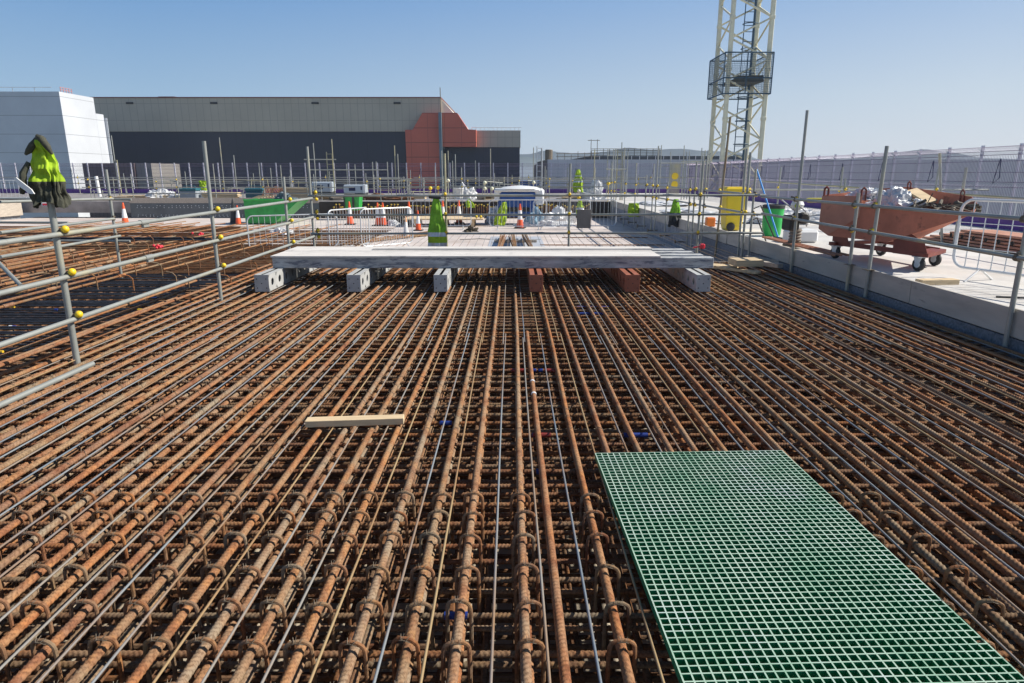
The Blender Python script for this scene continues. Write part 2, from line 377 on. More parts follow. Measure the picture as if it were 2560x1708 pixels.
# white office with overhanging step on the left
a = at(147, 229, Y=80); zt = a.z; xr = a.x
m1 = MB(); m1.box(((xr - 90) / 2, 83.2, (zt - 12) / 2), (90 + xr, 6.4, zt + 12))
m2 = MB(); z2w = at(240, 285, Y=87).z; m2.box(((xr - 90) / 2 + .003, 87.2, (z2w - 12) / 2), (90 + xr, 1.58, z2w + 12)); m2.box((xr - .42, 88.1, (z2w - 12.4) / 2), (1.5, .06, z2w + 11.6))
m3 = MB()
for k in range(14): m3.tube([(xr - 3 - k * 2.5, 80.4, zt), (xr - 3 - k * 2.5, 80.4, zt + .5)], .035, 5)
m3.tube([(xr - 1, 80.4, zt + .5), (xr - 38, 80.4, zt + .5)], .035, 5)
m4 = MB()
for k in range(5): m4.box((xr - .8, 81.6 + k * .5, zt + .4), (.06, .06, .55))
m4.box((xr - .8, 82.6, zt + .65), (.05, 2.2, .05)); m4.box((xr - .8, 82.6, zt + .4), (.05, 2.2, .05))
bld('white_building', 'white panel-clad building at the far left with its right side in bright sun', [('wall', m1, WHITECLAD), ('wall', m2, WHITECLAD), ('roof_railing', m3, GALV), ('roof_frame', m4, simple('pink_frame', (.50, .22, .20), .6, 0, .1, 4, 0))])
# long grey and navy hall
Y = 100.0
def ax(x): return at(x, 434, Y=Y).x
def az(y): return at(1280, y, Y=Y).z
xl, xr_ = ax(243), ax(1105); z0, z1 = az(245), az(329); zn = (z1)
g1 = MB(); g1.box(((xl + xr_) / 2, 120, (z0 + zn) / 2), (xr_ - xl, 40, z0 - zn))
ge = MB(); ge.prism([(0, z0), (0, zn), (ax(1160) - xr_, zn), (ax(1138) - xr_, az(284))], (xr_ + .003, 100.5, 0), (1, 0, 0), (0, 0, 1), (0, 1, 0), 30, 0)
n1 = MB(); n1.box(((xl + xr_) / 2 + .1, 120.25, (zn - 12) / 2), (xr_ - xl - .5, 40, zn + 12))
rf = MB(); rf.box(((xl + xr_) / 2, 120, z0 + .06), (xr_ - xl + .3, 40.3, .12))
rb = MB(); rb.box((ax(418), 104, z0 + .25), (2.4, 3, .42))
px_ = [(1020, 326), (1023, 520), (1103, 520), (1103, 284), (1063, 284), (1038, 326)]
r1 = MB(); r1.prism([(ax(x), az(y) if y < 500 else -12) for x, y in px_], (0, Y - 1.2, 0), (1, 0, 0), (0, 0, 1), (0, 1, 0), 3)
px2 = [(1110, 284), (1147, 284), (1173, 325), (1192.5, 326), (1192.5, 368), (1110, 368)]
r1.prism([(ax(x), az(y)) for x, y in px2][::-1], (0, Y - 1.2, 0), (1, 0, 0), (0, 0, 1), (0, 1, 0), 3)
sb = MB(); sb.box(((ax(1103) + ax(1110)) / 2, Y - .9, (az(284) - 12) / 2), (ax(1110) - ax(1103), 2.0, az(284) + 12))
lw = MB(); lw.box(((ax(1192.5) + ax(1301)) / 2, 110.3, (az(326) + az(368)) / 2), (ax(1301) - ax(1192.5), 20, az(326) - az(368)))
ln = MB(); ln.box(((ax(1110) + ax(1301)) / 2, 110.5, (az(368) - 12) / 2), (ax(1301) - ax(1110) - .2, 20, az(368) + 12))
rl = MB()
for k in range(12): rl.tube([(ax(1180) + k * .62, 101, az(326)), (ax(1180) + k * .62, 101, az(326) + .45)], .03, 5)
rl.tube([(ax(1180), 101, az(326) + .45), (ax(1180) + 7.2, 101, az(326) + .45)], .03, 5)
ms = MB(); ms.tube([(ax(1108), Y - 1.4, az(284)), (ax(1108), Y - 1.4, az(222))], .06, 6)
parts = [('upper_wall', g1, GREYCLAD), ('lower_wall', n1, NAVYCLAD), ('gable', ge, BEIGE), ('roof_trim', rf, REDDARK), ('roof_box', rb, REDDARK), ('red_panel', r1, REDCLAD), ('steel_strip', sb, STEELB), ('annex_wall', lw, GREYCLAD), ('annex_base', ln, NAVYCLAD), ('roof_railing', rl, GALV), ('mast', ms, CLAMP)]
for vx in (348, 553, 800, 1000):
    vm = MB(); vm.box((ax(vx), Y - .06, az(258)), (1.0, .12, .26)); parts.append(('vent', vm, BLACKP))
bld('factory_hall', 'long grey hall with navy lower wall and stepped red cladding panel', parts)
# low brown block behind the fence
b1 = MB(); b1.box(((at(205, 408, Y=70).x + at(334, 408, Y=70).x) / 2, 73, -4.6), (at(334, 408, Y=70).x - at(205, 408, Y=70).x, 6, 14.8 + (at(205, 408, Y=70).z - 2.8) * 2))
b2 = MB(); b2.box((at(355, 408, Y=70).x, 73.2, -4.6), (at(375, 408, Y=70).x - at(336, 408, Y=70).x, 6, 14.8 + (at(205, 408, Y=70).z - 2.8) * 2))
bld('low_block', 'low dark brown block in front of the white building, behind the fence', [('wall', b1, lined('brown_clad', (.12, .085, .08), 0, .4, .08, .6)), ('end_wall', b2, lined('greyb_clad', (.24, .22, .20), 0, .5, .06, .7))])
# long pale shed on the right
Y = 75.0
xs0, zs = at(1369, 399, Y=Y).x, at(1369, 399, Y=Y).z
LAV = lined('lavender_cladding', (.62, .58, .60), 0, 1.0, .05, .85, .55)
w = MB(); w.box(((xs0 + 130) / 2, 95, (zs - 12) / 2), (130 - xs0, 40, zs + 12))
sw = MB(); sw.add([(xs0 - .9, 82, -12), (xs0 - .02, 75, -12), (xs0 - .02, 75, zs), (xs0 - .9, 82, zs - .15)], [(0, 1, 2, 3)]); sw.box((xs0 - .5, 88, (zs - 12.4) / 2), (.9, 13, zs + 11.6))
rt = MB(); x0, x1 = at(1420, 395, Y=78).x, at(1870, 395, Y=78).x; zt2 = at(1420, 390.5, Y=78).z
rt.prism([(x0, zs), (x1, zs), (x1, zt2), (x0 + 2.4, zt2)], (0, 77.5, 0), (1, 0, 0), (0, 0, 1), (0, 1, 0), 20)
gl = MB()
for k in range(22): gl.box((x0 + 2.6 + k * .9, 77.46, (zs + zt2) / 2), (.05, .1, zt2 - zs))
st = MB(); sx0 = at(1372, 399, Y=77).x
st.lathe([(.42, zs), (.42, zs + 1.05), (.38, zs + 1.1)], (sx0, 77, 0), 12)
sc = MB()
for i in range(6):
    X = sx0 + 1 + i * .75; sc.tube([(X, 77, zs), (X, 77, zs + random.uniform(.5, 1.05))], .03, 5)
for z in (.35, .7): sc.tube([(sx0 + .8, 77, zs + z), (sx0 + 5.6, 77, zs + z)], .03, 5)
sx1 = at(1477, 390, Y=80).x; z2 = zt2
for i in range(12):
    X = sx1 + i * .72; sc.tube([(X, 80, zs), (X, 80, z2 + (1.9 if i < 2 else .9))], .035, 5)
for z in (.15, .4, .65, .85): sc.tube([(sx1, 80, z2 + z), (sx1 + 8.2, 80, z2 + z)], .035, 5)
sc.tube([(sx1 - .4, 80, z2 + 1.8), (sx1 + 1, 80, z2 + 1.8)], .035, 5)
bld('pale_shed', 'long pale lavender shed with a black glazed roof strip on the right', [('wall', w, LAV), ('end_wall', sw, lined('tanclad', (.20, .18, .16), 2, 3, .05)), ('roof_strip', rt, simple('black_roof', (.03, .04, .05), .4, 0, .2, 1, 0)), ('glazing_bar', gl, GALV), ('flue', st, CLAMP), ('roof_scaffold', sc, CLAMP)])
k = MB(); p0, p1 = at(1301, 450, Y=62), at(1352, 490, Y=62); k.bbox(((p0.x + p1.x) / 2, 64, -5.7), (p1.x - p0.x, 4, 12.6 + 2 * (at(1301, 452, Y=62).z - .6)), .05)
tag(k.build('site_container', simple('container_blue', (.03, .10, .33), .5, 0, .15, 1, 0)), 'blue site container standing between the dark hall and the pale shed', 'container')

# ------------------------------------------------------------------ PERIMETER FENCE
def fence(name, p0, p1, label, step, post_step, zb, zt):
    e = empty(name, p0, label=label, cat='fence')
    p0 = Vector(p0); p1 = Vector(p1); L = (p1 - p0).length; dr = (p1 - p0).normalized(); nrm = Vector((-dr.y, dr.x, 0))
    ang = math.atan2(dr.y, dr.x); e.rotation_euler = (0, 0, ang)
    n = int(L / 3.0)
    for i in range(n + 1):
        m = MB(); ln = min(3.0, L - i * 3.0) - .06
        if ln < .3: continue
        x0 = i * 3.0 + .03
        nv = int(ln / step)
        for kx in range(nv + 1):
            x = x0 + kx * step
            # V-folded profile: folds at top and middle
            m.tube([(x, 0, zb + .02), (x, 0, zb + .85), (x, -.05, zb + .92), (x, 0, zb + .99), (x, 0, zt - .22), (x, .06, zt - .12), (x, -.12, zt)], .0062, 3, caps=False)
        for z in (zb + .1, zb + .5, zb + .85, zb + .99, zb + 1.25, zb + 1.55, zt - .22, zt - .12, zt):
            m.tube([(x0, 0, z), (x0 + ln, 0, z)], .0085, 3, caps=False)
        m.build('mesh_panel', FENCEW, e)
        kb = MB(); kb.box((x0 + ln / 2, .02, zb - .12), (ln + .05, .03, .34)); kb.build('kick_board', PURPLE, e)
        # dangling strap seen on every panel
        if i % 1 == 0:
            s_ = MB(); s_.tube([(x0 + .9, -.04, zb + 1.62), (x0 + .82, -.05, zb + 1.2), (x0 + .75, -.04, zb + .95), (x0 + .98, -.04, zb + 1.1), (x0 + .92, -.04, zb + 1.6)], .012, 4)
            s_.build('strap', NAVYBAR, e)
    q = MB(); q.box((0, 0, (zb - .3 + zt) / 2 + .03), (.075, .06, zt - zb + .36)); base = None
    k = 0; x = 0.0
    while x <= L:
        if base is None: base = q.build('post', FENCEP, e)
        else:
            c = base.copy(); COL.objects.link(c); c.parent = e; c.location = (x, .06, 0)
        x += post_step
    return e
fence('mesh_fence', (-44, FY, 0), (FX, FY, 0), 'purple mesh fence with pale posts running across the back of the site', .075, 1.12, .56, 2.52)
fence('mesh_fence', (FX, FY - .1, 0), (FX, 2.0, 0), 'purple mesh fence with pale posts running along the right side of the site', .06, 1.5, .56, 2.5)

# ------------------------------------------------------------------ UPSTANDS (walls round the pour)
def wall(name, label, mb, mt, extra=()):
    e = empty(name, (0, 0, 0), label=label, cat='wall'); mb.build('wall_face', mt, e)
    for n_, b_, t_ in extra: b_.build(n_, t_, e)
    return e
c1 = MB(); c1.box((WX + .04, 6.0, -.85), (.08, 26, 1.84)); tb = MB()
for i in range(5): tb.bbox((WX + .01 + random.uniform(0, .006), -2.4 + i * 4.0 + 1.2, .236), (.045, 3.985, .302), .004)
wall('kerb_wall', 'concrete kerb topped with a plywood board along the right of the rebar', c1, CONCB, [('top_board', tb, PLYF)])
c1 = MB(); c1.box((WX + .043, 28.0, -.16), (.08, 17.9, .84)); tb = MB()
for i in range(5): tb.bbox((WX - .005, 17.2 + i * 4 + 1.4, .236), (.045, 3.98, .30), .004)
pp = MB()
for i in range(8): 
    Y = 20.5 + i * 2.1; pp.tube([(WX + .03, Y, -.25), (WX - .35, Y, -.25)], .022, 6); pp.box((WX - .35, Y, -.25), (.03, .12, .12))
wall('upstand_wall', 'grey concrete upstand with timber top board on the right of the plywood deck', c1, CONC, [('top_board', tb, PLYF), ('tie_bar', pp, CLAMP)])
# platform edge: grey steel girder wall on the left, rebar starters in the middle
gx0, gx1 = at(330, 540, Y=YP).x, at(800, 540, Y=YP).x
c1 = MB(); c1.box(((gx0 + gx1) / 2, YP, -.19), (gx1 - gx0, .1, .80)); tb = MB(); tb.bbox(((gx0 + gx1) / 2, YP - .03, .36), (gx1 - gx0, .05, .28))
bt = MB()
for i in range(46):
    x = gx0 + .4 + i * (gx1 - gx0 - .6) / 46
    for z in (.08, -.02, -.42, -.5):
        if random.random() < .85: bt.lathe([(.022, 0), (.022, .03), (0, .035)], (x + random.uniform(-.03, .03), YP - .05, z), 6, M=Matrix.Rotation(math.pi / 2, 3, 'X'))
wall('girder_wall', 'dark grey bolted girder wall with timber board edge behind the green skip', c1, simple('girder_grey', (.10, .115, .125), .5, .2, .2, 2, .1), [('edge_board', tb, TIMBERD), ('bolt', bt, GALV)])
c1 = MB(); c1.box(((gx1 + WX) / 2, YP - .01, -.15), (WX - gx1 - .05, .1, .86))
wall('recess_wall', 'dark recessed concrete wall behind the row of starter bars', c1, simple('recess', (.05, .04, .035), .9, 0, .3, 3, .1))
c1 = MB(); c1.box((-26.5, 27, .05), (.12, 19, .9)); c1.box((-26.5, 15, -.3), (.12, 5, .9))
wall('side_wall', 'grey timber faced upstand at the far left beyond the railings', c1, TIMBERD)

sb_ = MB()
for k in range(4): sb_.bbox((-3.25 + k * 2.44, 14.27, -.36), (2.43, .03, .60), .003)
wall('stop_board', 'timber stop board closing the rebar pour below the cross railing', sb_, TIMBERD)
# starter bars: individual vertical bars with yellow mushroom caps
sbar = empty('starter_bar', (0, 0, 0), cat='starter bar', label='vertical rusty starter bar with yellow cap in front of the recessed wall', group='starter bars along the recess')
m = MB(); m.tube([(0, 0, PIT), (0, 0, .12)], .022, 6); m.build('bar', RUSTD, sbar)
m = MB(); m.lathe([(.025, -.03), (.03, 0), (.055, .01), (.05, .04), (0, .055)], (0, 0, .14), 8); m.build('cap', simple('dull_yellow_cap', (.50, .36, .06), .6, 0, .2, 8, 0), sbar)
first = True
for i in range(120):
    x = gx1 + .9 + i * (WX - gx1 - 2.0) / 120; zo = random.choice((0, -.14, -.07)); y = YP - .45 + (i % 3) * .12
    if first: sbar.location = (x, y, zo); first = False
    else: dup(sbar, (x + random.uniform(-.03, .03), y, zo))

# ------------------------------------------------------------------ REBAR
def ribbed(name, L, r, pitch, hgt, seg=12, lean=.9, ring=4, wob=0.0, mat=RUST):
    """bar along +Y with real oblique crescent ribs on two sides and the two long seams"""
    n = int(L / pitch * ring); vs = []; fs = []; rv = []
    for i in range(n + 1):
        y = L * i / n
        wx = wob * math.sin(y * .9 + wob * 300) ; wz = wob * .6 * math.sin(y * 1.7)
        for k in range(seg):
            th = 2 * math.pi * k / seg
            side = 1 if math.sin(th) >= 0 else -1
            ph = y / pitch + side * lean * (th / math.pi if side > 0 else (2 * math.pi - th) / math.pi)
            c = abs(math.sin(th))
            h = hgt * max(0, math.cos(2 * math.pi * ph)) ** 1.5 * min(1, c * 1.6)
            if c < .2: h = hgt * .8
            rr = r + h
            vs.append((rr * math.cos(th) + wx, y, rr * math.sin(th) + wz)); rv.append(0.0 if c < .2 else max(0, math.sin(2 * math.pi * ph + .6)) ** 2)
    for i in range(n):
        for k in range(seg):
            l = (k + 1) % seg; fs.append((i * seg + k, (i + 1) * seg + k, (i + 1) * seg + l, i * seg + l))
    fs.append(tuple(range(seg))); fs.append(tuple(n * seg + k for k in range(seg - 1, -1, -1)))
    me = bpy.data.meshes.new(name); me.from_pydata(vs, [], fs); me.materials.append(mat)
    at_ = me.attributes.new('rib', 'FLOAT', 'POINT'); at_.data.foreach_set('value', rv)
    me.polygons.foreach_set('use_smooth', [True] * len(me.polygons)); me.update(); return me
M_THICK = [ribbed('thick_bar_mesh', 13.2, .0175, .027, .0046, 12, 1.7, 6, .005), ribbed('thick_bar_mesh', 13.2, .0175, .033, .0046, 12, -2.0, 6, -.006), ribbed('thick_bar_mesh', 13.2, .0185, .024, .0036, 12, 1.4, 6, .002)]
M_THIN = ribbed('thin_bar_mesh', 13.2, .0056, .010, .0007, 6, .8, 3, .004, THIN)
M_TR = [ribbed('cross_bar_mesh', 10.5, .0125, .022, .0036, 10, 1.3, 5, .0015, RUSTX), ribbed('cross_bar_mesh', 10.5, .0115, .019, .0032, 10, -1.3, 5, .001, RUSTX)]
def inst(name, me, loc, rz=0, label=None, cat=None, group=None, tilt=0):
    o = bpy.data.objects.new(name, me); COL.objects.link(o); o.location = loc; o.rotation_euler = (tilt, 0, rz)
    return tag(o, label, cat, group)
random.seed(21)
xs_thick = [-1.217, -1.02, -.835, -.62, -.412, -.225, .052, .43]
x = -1.217
while x > -4.95: x -= random.uniform(.17, .235); xs_thick.append(x)
x = .43
while x < 5.05: x += random.uniform(.175, .225); xs_thick.append(x)
ZL1 = -.032; ZT1 = -.068; ZL2 = -.102; ZT2 = -.138
rows1 = [2.246, 2.486, 2.747, 3.028, 3.261, 3.474]; y = 2.246
while y > 1.1: y -= .24; rows1.append(y)
y = 3.474
while y < 14.1: y += random.choice((.2, .2, .21, .17, .24)); rows1.append(y)
TIES = []
for k in range(4):
    tm = MB()
    for y in rows1:
        if y < 3.5 or random.random() > .42: continue
        s_ = random.choice((-1, 1)); n_ = 7
        tm.tube([(.0225 * math.cos(a), y - .45 + s_ * .020 * math.cos(a), .0225 * math.sin(a)) for a in [math.pi * (q / n_) for q in range(n_ + 1)]], .0016, 4, caps=False)
        tm.tube([(s_ * .02, y - .45, .012), (s_ * .03, y - .43, .03)], .0012, 3, caps=False)
    TIES.append(tm)
TIEO = [t.build('tie_wires', CLAMP) for t in TIES]
TIEM = [o.data for o in TIEO]
for o in TIEO: bpy.data.objects.remove(o)
for x in sorted(xs_thick):
    me = random.choice(M_THICK)
    rb_ = inst('rebar', me, (x, .45, ZL1), random.uniform(-.0015, .0015), 'thick rusty ribbed bar of the top mat, running away from the camera', 'rebar', 'thick top bars')
    tw_ = bpy.data.objects.new('tie_wires', random.choice(TIEM)); COL.objects.link(tw_); tw_.parent = rb_; tw_['kind'] = 'stuff'
# odd single bar whose end shows in the middle of the mat
o = inst('loose_rebar', M_THICK[2], (.222, -5.6 , ZL1 + .004), .0035, 'thick rusty bar with two white paint bands and a free end amid the mat', 'rebar')
o2 = MB(); 
for yy in (at(1345, 955, -.02).y, at(1351, 986, -.02).y): o2.lathe([(.0235, 0), (.0235, .03)], (.222 - .0035 * (yy + 5.6) , yy, ZL1 + .004), 12, M=Matrix.Rotation(-math.pi / 2, 3, 'X'))
pb = o2.build('paint_band', WHITE); pb.parent = o; pb.matrix_parent_inverse = Matrix.Translation((.222, -5.6, ZL1 + .004)).inverted() @ Matrix.Identity(4)
pb.matrix_parent_inverse = (Matrix.Translation((.222, -5.6, ZL1 + .004)) @ Matrix.Rotation(.0035, 4, 'Z')).inverted()
for x in sorted(xs_thick):
    if random.random() < .06: continue
    inst('rebar', random.choice(M_THICK), (x + random.uniform(-.008, .02), .5 + random.uniform(-.3, .3), ZL2), random.uniform(-.0015, .0015), 'thick rusty bar of the second layer, seen through the top mat', 'rebar', 'second layer bars')
xs_thin = [-1.345, -1.148, -.92, -.712, -.503, -.308, -.087, .153, .30, .60]
xs_thin = []; srt = sorted(xs_thick)
for a_, b_ in zip(srt, srt[1:]):
    if b_ - a_ > .30: xs_thin += [a_ + .10, b_ - .12]
    elif a_ > -4.7: xs_thin.append((a_ + b_) / 2 + random.uniform(-.015, .015))
for x in sorted(xs_thin):
    # laps at about 7.4 m: one rod ends, the next starts beside it
    s = random.uniform(-.0025, .0025)
    inst('thin_rod', M_THIN, (x, -5.85 + random.uniform(-.12, .12), -.0075), s, 'thin grey or straw coloured rod lying on the near half of the mat', 'rod', 'thin rods of the near half')
    inst('thin_rod', M_THIN, (x - .014 + random.uniform(-.004, .004), 7.05 + random.uniform(-.1, .1), -.0075), random.uniform(-.002, .002), 'thin grey or straw coloured rod lying on the far half of the mat', 'rod', 'thin rods of the far half')
# cross bars
for y in rows1:
    inst('rebar', random.choice(M_TR), (5.42 - random.uniform(0, .25), y, ZT1), math.pi / 2 + random.uniform(-.0012, .0012), 'rusty cross bar under the top mat, running from side to side', 'rebar', 'cross bars of the top mat')
for y in rows1:
    inst('rebar', random.choice(M_TR), (5.42 - random.uniform(0, .25), y + random.uniform(-.01, .035), ZT2), math.pi / 2 + random.uniform(-.002, .002), 'rusty cross bar of the second layer, seen through the mat', 'rebar', 'cross bars of the second layer')
# deep layers and the far brown mat: one mass of bars
deep = MB(); random.seed(5)
for z, r in ((-.62, .018), (-.95, .016), (-1.38, .018)):
    x = -5.0
    while x < 5.3: deep.tube([(x, .6, z), (x + random.uniform(-.02, .02), 14.2, z)], r, 6); x += random.uniform(.16, .24)
    y = .9
    while y < 14.2: deep.tube([(-5.6, y, z - .035), (5.3, y + random.uniform(-.02, .02), z - .035)], r * .85, 6); y += random.uniform(.17, .24)
for i in range(60): 
    x = random.uniform(-5, 5.2); y = random.uniform(1.5, 13); deep.tube([(x, y, -1.5), (x, y, -.15)], .014, 5)
y = 13.2
while y < 28:
    xe = random.uniform(-4.62, -4.45) if y < 14.3 else (-.27 * y + random.uniform(-.3, .2) if y < 20.5 else -.40 * y + random.uniform(-.4, .3))
    deep.tube([(-.95 * y + random.uniform(-.5, .5), y, -.33 + random.uniform(-.02, .02)), (xe, y + random.uniform(-.05, .05), -.33 + random.uniform(-.02, .02))], .014, 5)
    if random.random() < .5: deep.tube([(-13.5, y + .03, -.40), (-4.8, y + .03, -.40)], .014, 5)
    y += .085 + .009 * (y - 13)
y = 3.0
while y < 21: deep.tube([(-13.5, y, -.62), (-4.6, y, -.62)], .016, 5); y += .17
x = -13.5
while x < -4.6: deep.tube([(x, 2.6, -.42), (x, 21, -.42)], .018, 6); deep.tube([(x + .1, 2.6, -.85), (x + .1, 21, -.85)], .018, 5); x += .21
tag(deep.build('rebar_mat', RUSTB, smooth=True), kind='stuff')
# long bars running off the left edge of the mat, at its lower left side
for i, x in enumerate((-5.12, -5.3, -5.55)):
    inst('rebar', M_THICK[i % 3], (x, -3.2 + i * .9, -.06 - .01 * i), .004 * i, ('outermost thick rusty bar beyond the left railing posts', 'second thick rusty bar beyond the left railing posts', 'third thick rusty bar beyond the left railing posts')[2 - i], 'rebar')
# black coated bars left of the railing
M_BLK = ribbed('black_bar_mesh', 9.0, .0125, .020, .0022, 8, .9, 4, .001, BLACKBAR)
y = 4.3; 
while y < 13.3:
    e = inst('black_bar', M_BLK, (-4.75 + random.uniform(-.3, .25), y, -.20 + random.uniform(-.012, .012)), math.pi / 2 + random.uniform(-.004, .004), 'black coated bar lying crosswise beyond the left railing', 'black bar', 'black bars beyond the left railing')
    y += random.choice((.10, .12, .16, .15))
# colour marks on bars: small sleeves
def sleeve(name, label, cat, mat, p, q, r):
    m = MB(); m.tube([p, q], r, 10); tag(m.build(name, mat), label, cat)
BLUT = simple('blue_tape', (.01, .035, .22), .5, 0, .2, 20, 0); REDT = simple('red_tape', (.25, .03, .02), .5, 0, .2, 20, 0)
YT = simple('yellow_tape', (.70, .45, .03), .5, 0, .2, 20, 0); WT = simple('white_tape', (.8, .8, .8), .5, 0, .1, 20, 0)
def mark(mat, x, y, x2, z, r, nm, lab, grp):
    p = at(x, y, z); q = at(x2, y, z)
    ys = min(rows1, key=lambda t: abs(t - p.y)) if z == ZT1 else p.y
    m = MB(); m.tube([(p.x, ys, z), (q.x, ys, z)], r, 10); tag(m.build(nm, mat), lab, 'tape', grp)
L_ = 'blue tape wrapped round a cross bar in the mat'
for (x, y, x2) in ((1440, 765, 1478), (1482, 765, 1520), (1440, 784, 1512), (1325, 920, 1340), (1345, 920, 1356), (1330, 1092, 1350), (1560, 1090, 1620), (1100, 1056, 1130), (1340, 1170, 1362), (1105, 1580, 1165), (1470, 723, 1500)):
    mark(BLUT, x, y, x2, ZT1, .0175, 'tape', L_, 'blue tapes on cross bars')
for (x, y, x2) in ((1278, 920, 1312), (1360, 920, 1392), (1330, 1075, 1375)):
    mark(REDT, x, y, x2, ZT1, .0176, 'tape', 'red tape wrapped round a cross bar in the mat', 'red tapes on cross bars')
random.seed(9)
for i in range(34):
    y = random.uniform(5.2, 11.4); x = random.uniform(-9.5, -4.9); ww = random.uniform(.04, .13)
    c_ = random.choice((0, 0, 1, 2))
    m = MB(); m.tube([(x, y, -.20), (x + ww, y, -.20)], .018, 8)
    tag(m.build('tape', (YT, WT, BLUT)[c_]), ('yellow tape mark on the black bars beyond the left railing', 'white tape mark on the black bars beyond the left railing', 'blue tape mark on the black bars beyond the left railing')[c_], 'tape', ('yellow tapes', 'white tapes', 'blue tapes')[c_] + ' on black bars')
# links (hoops) over the near bars
lk = []
for k in range(13):
    th = math.pi * k / 12; lk.append((-.049 * math.cos(th), 0, .049 * math.sin(th) * .62))
lk = [(-.052, 0, -.30), (-.052, 0, -.08), (-.051, 0, -.02)] + lk + [(.051, 0, -.02), (.052, 0, -.08), (.052, 0, -.30)]
m = MB(); m.tube(lk, [.0082 + (.0012 if i % 2 else 0) for i in range(len(lk))], 8)
hoop = m.build('link', RUSTD, smooth=True); tag(hoop, 'small curved link hooked over a thick bar in the foreground', 'link', 'links over the foreground bars')
tw = MB()
for k in range(3): 
    an = k * 1.9; tw.tube([(0, -.012, .028), (.012 * math.cos(an), -.02, .040), (.02 * math.cos(an), .006 * math.sin(an), .046 + .004 * k)], .0012, 4, caps=False)
tw.tube([(-.03, .01, .008), (-.022, -.012, .028), (.0, -.016, .034), (.022, -.012, .026), (.03, .012, .006)], .0016, 4, caps=False)
tie = tw.build('tie_wire', CLAMP, hoop)
random.seed(33)
first = True
for y in sorted([q for q in rows1 if q < 3.6]):
    for x in xs_thick:
        if x < -3.4 or x > 2.3: continue
        if .2 < x < .35: continue
        if x > .55 and not (1.75 < x < 2.05): continue
        p = (x + random.uniform(-.004, .02), y - .034 + random.uniform(-.012, .012), -.006 + random.uniform(-.006, .004))
        if first: hoop.location = p; first = False; continue
        dup(hoop, p, random.uniform(-.22, .12))
# hooked links sticking out on the left brown mat
m = MB(); m.tube([(-.35, 0, .02), (-.05, .02, .02), (.0, .02, .06), (.0, .02, .34), (-.05, .0, .40), (-.16, -.03, .42)], .012, 6)
hk = m.build('hooked_link', RUSTD, smooth=True); tag(hk, 'bent hook of bar standing on the brown mat left of the railing', 'link', 'hooked links on the brown mat')
first = True
for i in range(46):
    y = 11.5 + (i % 5) * 1.8 + random.uniform(-.3, .3); x = -4.9 - (i // 5) * .62 - .2 * (i % 5) + random.uniform(-.2, .2)
    if first: hk.location = (x, y, -.34); first = False
    else: dup(hk, (x, y, -.34), random.uniform(-.5, .3))
# long rusty bars lying lengthways on the left mats, some with couplers
lr = empty('coupled_bar', (0, 0, 0), label='long rusty bar with thick couplers lying on the left mat', cat='rebar', group='coupled bars on the left mat')
m = MB(); m.tube([(0, 0, 0), (0, 5.4, 0)], .02, 8); m.build('bar', RUSTX, lr, smooth=True)
m = MB()
m.tube([(0, 2.2, 0), (0, 2.42, 0)], .03, 8); m.build('coupler', RUST, lr, smooth=True)
m = MB(); m.tube([(0, 5.2, 0), (0, 5.42, 0)], .03, 8); m.build('coupler', RUST, lr, smooth=True)
first = True
for i in range(26):
    x = -7.6 - i * .30; y = 8.2 + (i * .25) + random.uniform(-.7, .7)
    z = -.15 + random.uniform(0, .02)
    if first: lr.location = (x, y, z); first = False
    else: dup(lr, (x, y, z), random.uniform(-.03, .03))
for i in range(24):
    inst('rebar', M_THICK[i % 3], (-7.5 - i * .50, 13.5 + i * .1 + random.uniform(-1, 1), -.22), random.uniform(-.05, .02), 'long rusty bar lying lengthways far out on the left mat', 'rebar', 'far left lengthways bars')
# bundles of long bars lying crosswise with red caps on their ends
def bundle(name, label, p0, p1, n, r, mat, cap):
    e = empty(name, p0, label=label, cat='bar bundle'); v = Vector(p1) - Vector(p0); m = MB(); cm = MB()
    for i in range(n):
        a = i * 2.4; rr = r * 1.25 * math.sqrt(i) ; off = Vector((random.uniform(-.25, .05), math.cos(a) * rr * 1.5, abs(math.sin(a)) * rr))
        m.tube([off, v + off + Vector((random.uniform(-.05, .05), random.uniform(-.03, .03), 0))], r, 6)
        if cap: cm.ball(v + off + Vector((.03, 0, 0)), r * 1.9, 7)
    m.build('bars', mat, e, smooth=True)
    if cap: cm.build('caps', REDP, e, smooth=True)
q = at(405, 620, -.20); bundle('bar_bundle', 'bundle of brown bars with bright red end caps on the left mat, nearer one', (-15, q.y - .1, -.2), (q.x, q.y, -.2), 9, .022, RUSTD, True)
q = at(500, 588, -.20); bundle('bar_bundle', 'bundle of brown bars with red end caps behind the nearer bundle on the left mat', (-17, q.y + .2, -.2), (q.x, q.y, -.2), 8, .022, RUSTD, True)
q = at(535, 600, -.12); bundle('bar_bundle', 'bundle of black bars lying between the two red-capped bundles', (-15, q.y - .05, -.12), (q.x, q.y, -.12), 7, .022, BLACKBAR, False)

